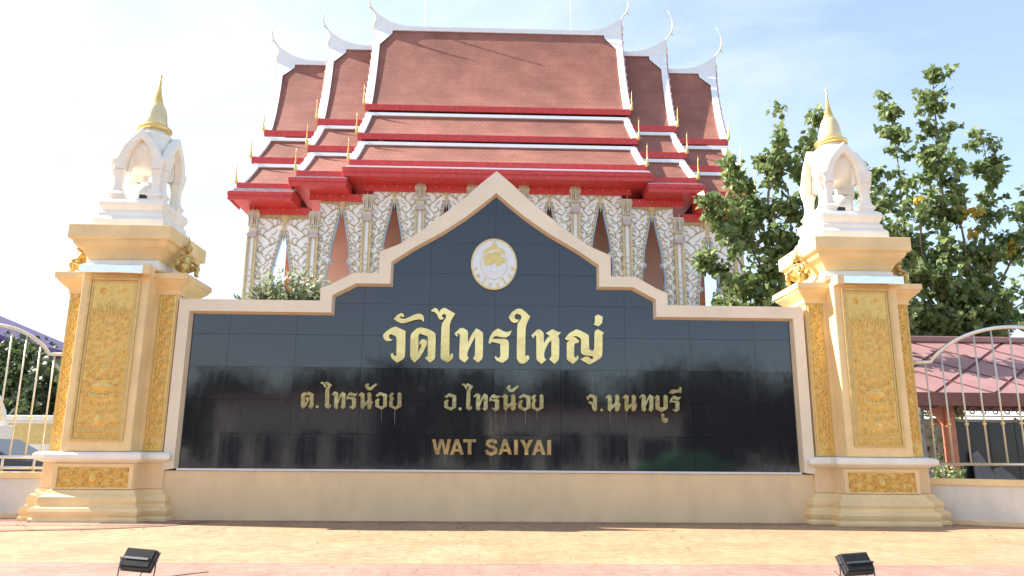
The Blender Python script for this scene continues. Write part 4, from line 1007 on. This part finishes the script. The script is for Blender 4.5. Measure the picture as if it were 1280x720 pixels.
def tree(name,label,cat,base,branches,leafn,size,spread,mt='leaf_green',r0=.10,extra=None,group=None,t0=.12,dark=None):
    T=thing(name,label,cat,base,group=group); B=Vector(base)
    b_=MB(); arr=[]
    for bi,br in enumerate(branches):
        br=[Vector(p)-B for p in br]; cv_=curve_pts(br,4); n=len(cv_)
        rr=[max(.008,r0*(1-i/(n-1))**.8*(.5 if bi else 1)) for i in range(n)]
        b_.tube(cv_,rr,6)
        L_=sum((cv_[i+1]-cv_[i]).length for i in range(n-1))
        m2=int(leafn*L_)
        # twigs
        P,t_=poly_sample([tuple(v) for v in cv_],max(3,int(L_*7)),t0)
        gap=nr.uniform(0,6.28,2)
        for q,tt in zip(P,t_):
            if math.sin(tt*L_*3.1+gap[0])+.5*math.sin(tt*L_*7+gap[1])<-.75 or nr.random()<tt*.25: continue
            sprd=spread*(1-.72*tt)*(.65+.7*nr.random())+.06
            dv=Vector((nr.normal(),nr.normal()*.8,abs(nr.normal())*.7-.1)).normalized()*sprd*nr.uniform(.6,1.3)
            e=Vector(q)+dv; b_.tube([tuple(q),tuple(Vector(q)+dv*.5+Vector((0,0,-.02))),tuple(e)],[.012,.008,.004],4,cap=False)
            k=max(2,int(m2/(L_*7)))
            f=nr.uniform(.15,1.1,k)[:,None]; pp=np.array(q)+np.array(dv)*f+nr.normal(size=(k,3))*.07
            leaves(arr,pp,size)
        P,t_=poly_sample([tuple(v) for v in cv_],int(L_*10),t0*.6); leaves(arr,P+nr.normal(size=P.shape)*.05,size)
    b_.build('branches','bark',T,smooth=True)
    leaf_obj('foliage',arr,mt,T)
    if extra:
        arr=[]; 
        for p in extra: leaves(arr,np.array([tuple(Vector(p)-B)])+nr.normal(size=(12,3))*.09,size)
        leaf_obj('yellow_leaves',arr,'leaf_yellow',T)
    return T
def A3(l,Y,dy=0): return [tuple(at(x,y,Y+dy*i)) for i,(x,y) in enumerate(l)]
# tree between temple and right pillar
Y1=17.5; ba=at(1010,600,Y1); ba.z=GZ
brA=[[tuple(ba),tuple(at(1005,430,Y1))]+A3([(985,330),(960,255),(972,200),(978,135)],Y1),
     [tuple(at(1005,430,Y1))]+A3([(960,350),(925,280),(910,230),(908,190)],Y1,.1),
     [tuple(at(1000,420,Y1))]+A3([(950,370),(915,310),(890,262),(885,240)],Y1,-.15),
     [tuple(at(1000,420,Y1))]+A3([(940,385),(905,340),(880,330),(868,322)],Y1,-.1),
     [tuple(at(1005,400,Y1))]+A3([(990,300),(985,240),(965,210),(940,205)],Y1,.15),
     [tuple(at(1005,400,Y1))]+A3([(1010,300),(1005,220),(1020,175),(1026,140)],Y1,.15),
     [tuple(at(1005,430,Y1))]+A3([(960,390),(940,370),(925,355)],Y1,-.2),
     [tuple(at(1005,430,Y1))]+A3([(940,400),(910,380),(900,368)],Y1,.2),
     [tuple(at(1005,420,Y1))]+A3([(970,340),(950,290),(935,250),(925,215)],Y1,.3)]
tree('leafy_tree','green tree with upright leafy branches between the temple and the right pillar','tree',tuple(ba),brA,200,.20,.78,r0=.07,t0=.20)
Y2=25.0; bb=at(1195,600,Y2); bb.z=GZ; c0=tuple(at(1196,440,Y2))
brB=[[tuple(bb),c0]+A3([(1185,330),(1178,250),(1172,180),(1165,85)],Y2),
     [c0]+A3([(1150,350),(1130,280),(1122,200),(1108,118)],Y2,.15),
     [c0]+A3([(1225,340),(1232,280),(1235,220),(1225,160)],Y2,.1),
     [c0]+A3([(1170,360),(1150,300),(1165,220),(1160,190)],Y2,-.3),
     [c0]+A3([(1130,370),(1105,330),(1095,270),(1085,210)],Y2,.2),
     [c0]+A3([(1240,370),(1262,330),(1280,280),(1290,240)],Y2,.2),
     [c0]+A3([(1215,380),(1205,300),(1195,250),(1200,205)],Y2,-.3),
     [c0]+A3([(1150,410),(1115,390),(1095,350),(1080,320)],Y2,.2),
     [c0]+A3([(1230,410),(1260,390),(1290,370),(1310,340)],Y2,.2),
     [c0]+A3([(1160,425),(1140,412),(1125,400)],Y2,-.1),[c0]+A3([(1215,425),(1240,410),(1270,400)],Y2,-.1),
     [c0]+A3([(1190,400),(1180,360),(1175,320)],Y2,-.4),[c0]+A3([(1140,400),(1120,340),(1110,300)],Y2,-.3),[c0]+A3([(1250,420),(1280,400),(1310,395)],Y2,-.2),
     [c0]+A3([(1230,360),(1250,310),(1270,300)],Y2,-.3)]
tree('leafy_tree','tall broad-leaved tree with long upright shoots and a few yellow leaves, behind the tiled pavilion','tree',tuple(bb),brB,205,.25,1.25,r0=.13,t0=.10,
     extra=[tuple(at(x,y,Y2-.6)) for x,y in ((1208,270),(1222,265),(1212,290),(1148,250),(1265,305))])
Y3=20.6; bc=at(1083,600,Y3); bc.z=GZ; c3=tuple(at(1085,400,Y3))
brC=[[tuple(bc),c3]+A3([(1080,330),(1078,270),(1086,225)],Y3),[c3]+A3([(1105,360),(1118,310),(1122,262)],Y3,.1),[c3]+A3([(1060,350),(1050,300),(1056,250)],Y3,.15),[c3]+A3([(1110,380),(1130,345),(1140,310)],Y3,-.1),[c3]+A3([(1095,340),(1100,290),(1104,240)],Y3,-.2),[c3]+A3([(1120,395),(1140,375)],Y3,.2)]
tree('leafy_tree','smaller green tree right behind the right pillar, between its shrine and the tall tree','tree',tuple(bc),brC,150,.20,.70,r0=.07,t0=.15)
# shrub rising behind the name wall, left, and a low one at right
def shrub(name,label,base,h,w,n,size,mt,px=None):
    T=thing(name,label,'shrub',base); b_=MB(); arr=[]
    for i in range(n):
        a=nr.uniform(0,2*PI); rr=w*math.sqrt(nr.uniform(0,1)); e=Vector((rr*math.cos(a),rr*math.sin(a)*.6,h*nr.uniform(.91,1.02)*(1-.06*(rr/w)**2)))
        b_.tube([(0,0,0),(e.x*.45,e.y*.45,h*.45),tuple(e)],[.03,.018,.006],5,cap=False)
        k=75; f=nr.uniform(.55,1.03,k)[:,None]; p=np.array([e.x*.45,e.y*.45,h*.45])+(np.array(e)-np.array([e.x*.45,e.y*.45,h*.45]))*(f-.0)
        leaves(arr,p+nr.normal(size=(k,3))*np.array([.13,.1,.10]),size,.0,.42)
    b_.build('stems','bark',T); leaf_obj('foliage',arr,mt,T); return T
for (x,ytop,lab,n,w) in ((325,352,'small whitish green shrub behind the name wall below the left temple corner',8,.35),(368,342,'fuller yellow-green shrub behind the name wall, right of the small whitish shrub',22,.75)):
    p=at(x,ytop,16.5); shrub('garden_shrub',lab,(p.x,16.5,GZ),p.z-GZ,w,n,.17,'leaf_pale')
p=at(912,362,16.5); shrub('garden_shrub','small green shrub just showing above the right shoulder of the name wall',(p.x,16.5,GZ),p.z-GZ,.3,6,.15,'leaf_green')
dm('dry_leaf',(.22,.12,.05),.7,var=.3)
P_=np.stack([nr.uniform(-9,9,90),13.2-abs(nr.normal(size=90))*1.3+.3,np.full(90,GZ+.012)],1); P_[:,1]=np.clip(P_[:,1],6.5,13.3)
b_=MB()
for x,y,zz in P_:
    a=rng.uniform(0,6.28); l=rng.uniform(.02,.045); ca,sa=math.cos(a)*l,math.sin(a)*l
    b_.add([(x-ca,y-sa,zz),(x-sa*.4,y+ca*.4,zz+.01),(x+ca,y+sa,zz+.004),(x+sa*.4,y-ca*.4,zz+.008)],[(0,1,2,3)])
tag(b_.build('leaf_litter','dry_leaf',recalc=False),'tiny dry leaves scattered over the paving before the name wall','leaf litter',kind='stuff')
# ---------------- right: pavilion and what stands under it ----------------
pv=thing('garden_pavilion','open pavilion with pink diamond-tiled roof, brown carved eaves and red posts, behind the right railing','pavilion',(14.2,20.5,GZ))
PVx0,PVx1=10.55,19.5; ez,rz_=2.85,4.60; ey,ry=18.9,21.6
def pvt(v): return (v[0]-14.2,v[1]-20.5,v[2]-GZ)
sl_=(rz_-ez)/(ry-ey)
b_=MB().prism([(ey,ez-.06),(ry,rz_-.06),(2*ry-ey,ez-.06),(2*ry-ey,ez-.14),(ry,rz_-.16),(ey,ez-.14)],PVx0,PVx1,plane='yz',tr=pvt); b_.build('roof_deck','tile_groove',pv)
# diamond tiles
Ls=math.hypot(ry-ey,rz_-ez); dw,dh=1.55,1.30
for r_ in range(-1,7):
    for c_ in range(-1,8):
        cx_=PVx0+c_*dw+(dw/2 if r_%2 else 0); cs=r_*dh/2
        P=[(cx_,cs-dh/2),(cx_+dw/2,cs),(cx_,cs+dh/2),(cx_-dw/2,cs)]
        P=[(cx_+(x-cx_)*.91,cs+(s_-cs)*.91) for x,s_ in P]
        P=clip(P,PVx0,PVx1,0,Ls)
        if len(P)<3: continue
        n=len(P); f=lambda x,s_,h:pvt((x,ey+(ry-ey)*s_/Ls-h*sl_*.8,ez+(rz_-ez)*s_/Ls-.055+h))
        MB().add([f(x,s_,.010+.006*(1-(s_-cs)/dh)) for x,s_ in P]+[f(x,s_,.0) for x,s_ in P],[tuple(range(n))]+[(i,i+n,(i+1)%n+n,(i+1)%n) for i in range(n)]).build('roof_tile','pink_tile',pv)
MB().box(PVx0-.05,PVx1+.05,ry-.12,ry+.12,rz_-.08,rz_+.09,tr=pvt).build('ridge_cap','pink_tile',pv,bevel=.03)
MB().box(PVx0,PVx1,ey-.05,ey,ez-.36,ez-.03,tr=pvt).build('fascia','brown_lattice',pv)
b_=MB(); x=PVx0
while x<PVx1-.3: # carved lace below the fascia
    for q in (0,1):
        cx_=x+.15+q*.3; pts=[(cx_+ .11*(1-k/18)*math.cos(k*.55*(1 if q else -1)),ez-.50+.11*(1-k/18)*math.sin(k*.55)) for k in range(15)]
        b_.tube([pvt((a,ey-.03,c_)) for a,c_ in pts],.018,4,cap=False)
    b_.box(x,x+.6,ey-.045,ey-.02,ez-.63,ez-.60,tr=pvt); x+=.6
b_.build('carved_lace','brown_lattice',pv)
for x in (PVx0+1.25,PVx0+4.1,PVx0+7.2):
    for y in (ey+.4,2*ry-ey-.4):
        p_=MB().box(x-.12,x+.12,y-.12,y+.12,GZ,ez-.12,tr=pvt).build('post','post_red',pv,bevel=.02)
        MB().prism([(x-.12,ez-.95),(x-.19,ez-.75),(x-.32,ez-.58),(x-.5,ez-.5),(x-.5,ez-.40),(x-.12,ez-.40)],y-.05,y+.05,tr=pvt).build('bracket','post_red',p_)
# dark boards under the pavilion
for i,(x0,x1) in enumerate(((11.9,12.75),(12.78,13.45),(13.48,14.4))):
    o=MB().box(0,x1-x0,0,.05,.25,2.05).build('display_board','dark_board',None,bevel=.01); o.location=(x0,19.2+.02*i,GZ)
    for xx in (.08,x1-x0-.08): MB().box(xx-.02,xx+.02,.051,.09,0,1.9).build('leg','black_metal',o)
    MB().box(.03,x1-x0-.03,-.012,-.001,.28,.33).build('lower_rim','grey_metal',o)
    tag(o,('black upright board next to the red pavilion post','middle black upright board under the tiled pavilion','black upright board farthest right under the tiled pavilion')[i],'board','black boards standing under the pavilion')
for i,(x,w_,h_,l) in enumerate(((12.15,.55,1.35,'tall grey stone slab leaning on the first black board'),(12.62,.75,.95,'low broad grey stone slab leaning between two black boards'))):
    o=MB().prism([(0,0),(w_,0),(w_*.9,h_*.62),(w_*.35,h_),(.04,h_*.95)],-.03,.03).build('stone_slab','grey_slab',None,bevel=.01); o.location=(x,18.98,GZ); o.rotation_euler=(-.1,0,0); tag(o,l,'slab')
o=MB().tube([(0,0,0),(.04,0,.7),(-.03,0,1.5),(.03,0,2.4)],[.26,.22,.20,.19],12).build('mottled_trunk','stone_mottled',None,smooth=True); o.location=(10.95,19.3,GZ)
tag(o,'mottled grey trunk standing between the right pillar and the red pavilion post','trunk')
def bush(name,label,base,rx,rz2,n,size,mt,ry2=None):
    T=thing(name,label,'bush',base); p=nr.normal(size=(n,3)); p/=np.linalg.norm(p,axis=1)[:,None]; p*=nr.uniform(.55,1.05,n)[:,None]; 
    lump=1+.18*np.sin(p[:,0]*7+base[0])+.15*np.sin(p[:,1]*6+p[:,2]*5)
    p*=lump[:,None]; p=p*np.array([rx,ry2 or rx*.7,rz2]); p[:,2]+=rz2*.95; p=p[p[:,2]>0]; arr=[]; leaves(arr,p,size,.3); leaf_obj('foliage',arr,mt,T)
    b_=MB()
    for k in range(5):
        a=k*1.26; b_.tube([(0,0,0),(rx*.2*math.cos(a),rx*.2*math.sin(a),rz2*.6),(rx*.5*math.cos(a),rx*.4*math.sin(a),rz2*1.3)],[.05,.035,.01],5)
    b_.build('stems','bark',T); return T
bush('garden_bush','dark green low bush beside the right pillar behind the railing',(10.9,18.0,GZ),.45,.5,500,.12,'leaf_green')
bush('garden_bush','sunlit yellow-green hedge seen under the pavilion eaves',(15.0,26.0,GZ),3.5,1.35,4200,.16,'leaf_pale')
# garden wall behind pavilion
tag(MB().box(-2.2,6,-.1,.1,0,2.4).build('garden_wall','far_wall',None),'plain beige garden wall behind the pavilion posts','wall').location=(11.5,24.5,GZ)
# ---------------- left background ----------------
ra=at(0,404,47); rb=at(72,433,47); hx=rb.x-3.5
h_=thing('purple_roof_house','far house with purple gabled roof, seen above the left railing','house',(rb.x-10,47,GZ))
rs=(ra.z-rb.z)/(rb.x-ra.x); zE=rb.z-GZ
MB().box(-9,9,-5,5,0,zE-.8).build('wall','far_wall',h_)
MB().prism([(-10.5,zE-.3),(0,zE+10.2*rs),(10.5,zE-.3),(10.5,zE-.55),(0,zE+10.2*rs-.3),(-10.5,zE-.55)],-6,6).build('roof','purple_roof',h_)
MB().prism([(-9,zE-.8),(9,zE-.8),(9,zE-.2),(0,zE+9*rs),(-9,zE-.2)],-5.02,5).build('gable_wall','purple_roof',h_)
for x in (-6,-2,2,6):
    w_=MB().box(x-.7,x+.7,-5.06,-5.001,1.4,3.2).build('window','white_trim',h_); MB().box(x-.6,x+.6,-5.08,-5.061,1.5,3.1).build('pane','car_glass',w_)
MB().box(-8.9,8.9,-5.15,-5.001,3.6,3.75).build('string_course','white_trim',h_)
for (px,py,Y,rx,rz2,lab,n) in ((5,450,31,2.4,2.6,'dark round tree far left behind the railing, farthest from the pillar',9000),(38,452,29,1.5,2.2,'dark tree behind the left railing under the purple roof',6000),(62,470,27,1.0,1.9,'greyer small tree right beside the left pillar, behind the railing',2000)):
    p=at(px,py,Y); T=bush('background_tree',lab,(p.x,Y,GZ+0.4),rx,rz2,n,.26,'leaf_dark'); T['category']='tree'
lw=thing('far_wall','white boundary wall with gold panels seen through the left railing','wall',(-16,24,GZ))
zc=at(30,540,24)
MB().box(-8,9,-.12,.12,0,zc.z+.33-GZ).build('wall_body','white_plaster',lw); MB().box(-8,9,-.18,.18,zc.z+.335-GZ,zc.z+.50-GZ).build('coping','white_plaster',lw,bevel=.02)
for k in range(9):
    p_=MB().box(-7.6+k*1.8,-6.1+k*1.8,-.145,-.121,zc.z-.35-GZ,zc.z+.25-GZ).build('gold_panel','gilt_frame',lw)
p=at(-3,515,21)
sm=thing('boundary_stone','white and gold leaf-shaped boundary stone at the left edge behind the railing','stone marker',(p.x,21,GZ))
MB().box(-.35,.35,-.3,.3,0,p.z-.35-GZ).build('pedestal','white_plaster',sm,bevel=.03)
sh_=[(-.16,0),(-.24,.15),(-.2,.4),(-.1,.58),(0,.8),(.1,.58),(.2,.4),(.24,.15),(.16,0)]
MB().prism(sh_,-.05,.05,tr=lambda v:(v[0],v[1],v[2]+p.z-.35-GZ)).build('leaf_slab','white_plaster',sm,bevel=.02)
MB().prism([(x*.65,z*.7+.08) for x,z in sh_],-.07,-.051,tr=lambda v:(v[0],v[1],v[2]+p.z-.35-GZ)).build('gold_motif','gold_leaf',sm)
# parked dark car
car=thing('parked_car','dark blue-grey car parked behind the left railing','car',(-11.9,18.0,GZ),0)
prof=[(-2.1,.32),(-2.15,.62),(-2.05,.82),(-1.1,.95),(-.45,1.38),(.75,1.42),(1.45,1.05),(2.05,.98),(2.15,.7),(2.12,.32)]
MB().prism(prof,-.82,.82).build('body','car_paint',car,bevel=.07)
b_=MB().prism([(-.95,.97),(-.42,1.31),(.10,1.34),(.10,.97)],-.835,-.815).build('window','car_glass',car); MB().prism([(.18,.97),(.18,1.34),(.72,1.35),(1.25,1.03)],-.835,-.815).build('window','car_glass',car)
for s_ in (-1,1):
    for x in (-1.35,1.35):
        wh=MB().lathe([(.30,-.1),(.32,-.06),(.32,.06),(.30,.1)],seg=20).build('wheel','rubber',car); wh.rotation_euler=(PI/2,0,0); wh.location=(x,s_*.78,.32)
        MB().lathe([(.19,-.105),(.19,.105)],seg=16).build('rim','steel',wh)
MB().box(1.9,2.13,-.7,-.45,.68,.8).build('headlight','lens',car); MB().box(1.9,2.13,.45,.7,.68,.8).build('headlight','lens',car)
MB().box(-.05,.12,-.85,-.836,.86,.89).build('handle','steel',car); MB().box(-.95,-.75,-.95,-.84,.95,1.08).build('mirror','car_paint',car,bevel=.03)
gc=copy_tree(car); gc.location=(9.6,-9.5,-.09); gc['label']='green car parked across the road, mirrored low at the right of the granite'
dm('green_paint',(.03,.22,.07),.4,var=.1)
for ch in gc.children:
    if ch.name.startswith('body'): ch.data=ch.data.copy(); ch.data.materials[0]=M['green_paint']
# ---------------- floodlights ----------------
def flood(loc,rz,label,tilt,roll):
    F=thing('floodlight',label,'floodlight',loc,rz,'black floodlights on the pavement aimed at the name wall')
    cz=.30; ct,st=math.cos(tilt),math.sin(tilt)
    def tr(v): # housing coords: x across, y depth (back = -), z up; tilt about x, small roll
        x,y,z=v; y2=y*ct-z*st; z2=y*st+z*ct; return (x,y2,z2+cz)
    b_=MB().box(-.215,.215,-.02,.045,-.14,.14,tr=tr); H_=b_.build('housing','black_metal',F,bevel=.012)
    MB().box(-.225,.225,.0455,.062,-.15,.15,tr=tr).build('front_rim','grey_metal',F,bevel=.005)
    MB().box(-.19,.19,.0625,.066,-.12,.12,tr=tr).build('glass','lens',F)
    for k in range(17):
        x=-.19+k*.02375; MB().box(x-.0035,x+.0035,-.062,-.0205,-.125,.125,tr=tr).build('cooling_fin','black_metal',F)
    MB().box(-.17,.17,-.075,-.0625,-.035,-.005,tr=tr).build('cross_bar','grey_metal',F)
    MB().tube([(-.245,0,cz),(-.255,-.01,cz-.10),(-.25,-.02,.01),(0,-.02,.008),(.25,-.02,.01),(.255,-.01,cz-.10),(.245,0,cz)],.0095,6).build('bracket','grey_metal',F)
    for s_ in (-1,1): MB().tube([(s_*.215,0,cz),(s_*.262,0,cz)],.016,8).build('knob','grey_metal',F)
    MB().tube([(.12,-.05,cz-.12),(.08,-.07,cz-.22),(.03,-.08,.03),(-.05,.05,.008),(.1,.5,.008),(.4,1.2,.008)],.006,6).build('cable','black_metal',F,smooth=True)
    F.rotation_euler=(0,roll,rz); return F
for (px,py,rz2,lab,ro) in ((172,699,-.14,'black floodlight on the pavement before the left pillar, its housing leaning to the right',.06),(1071,704,.14,'black floodlight on the pavement before the right pillar, with a rusty bracket leg',-.05)):
    p=at(px,py,6.9); F=flood((p.x,6.9,GZ+.004),rz2,lab,-.62,ro); F.scale=(.64,.64,.64); F.location.z=p.z-.30*.64
    F.location.z=max(F.location.z,GZ+.004)
# ---------------- across the road (seen in the polished granite) ----------------
T0=None
for i in range(13):
    x=-48+i*8+nr.uniform(-1,1)
    if T0 is None:
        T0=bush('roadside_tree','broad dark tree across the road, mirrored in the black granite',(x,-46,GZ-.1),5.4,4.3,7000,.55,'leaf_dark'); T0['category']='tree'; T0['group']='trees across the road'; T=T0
    else:
        T=copy_tree(T0); T.location=(x,-46+nr.uniform(-4,4),-.1); s_=nr.uniform(.9,1.12); T.scale=(s_,s_,s_*nr.uniform(.85,1.2)); T.rotation_euler=(0,0,nr.uniform(0,6))
for i,(x,w_,hh,mt) in enumerate(((-16,12,5.2,'far_wall'),(8,16,4.4,'cream_wall'))):
    o=thing('shop_house',('low beige building across the road','long cream building across the road')[i],'building',(x,-38,-.1))
    MB().box(-w_/2,w_/2,-3,3,0,hh).build('wall',mt,o); MB().box(-w_/2-.4,w_/2+.4,-3.4,3.8,hh+.001,hh+.3).build('roof','dark_red',o)
    for k in range(4): MB().box(-w_/2+.8+k*w_/4,-w_/2+w_/4-.4+k*w_/4,3.001,3.06,.1,2.6).build('shutter','dark_board',o)
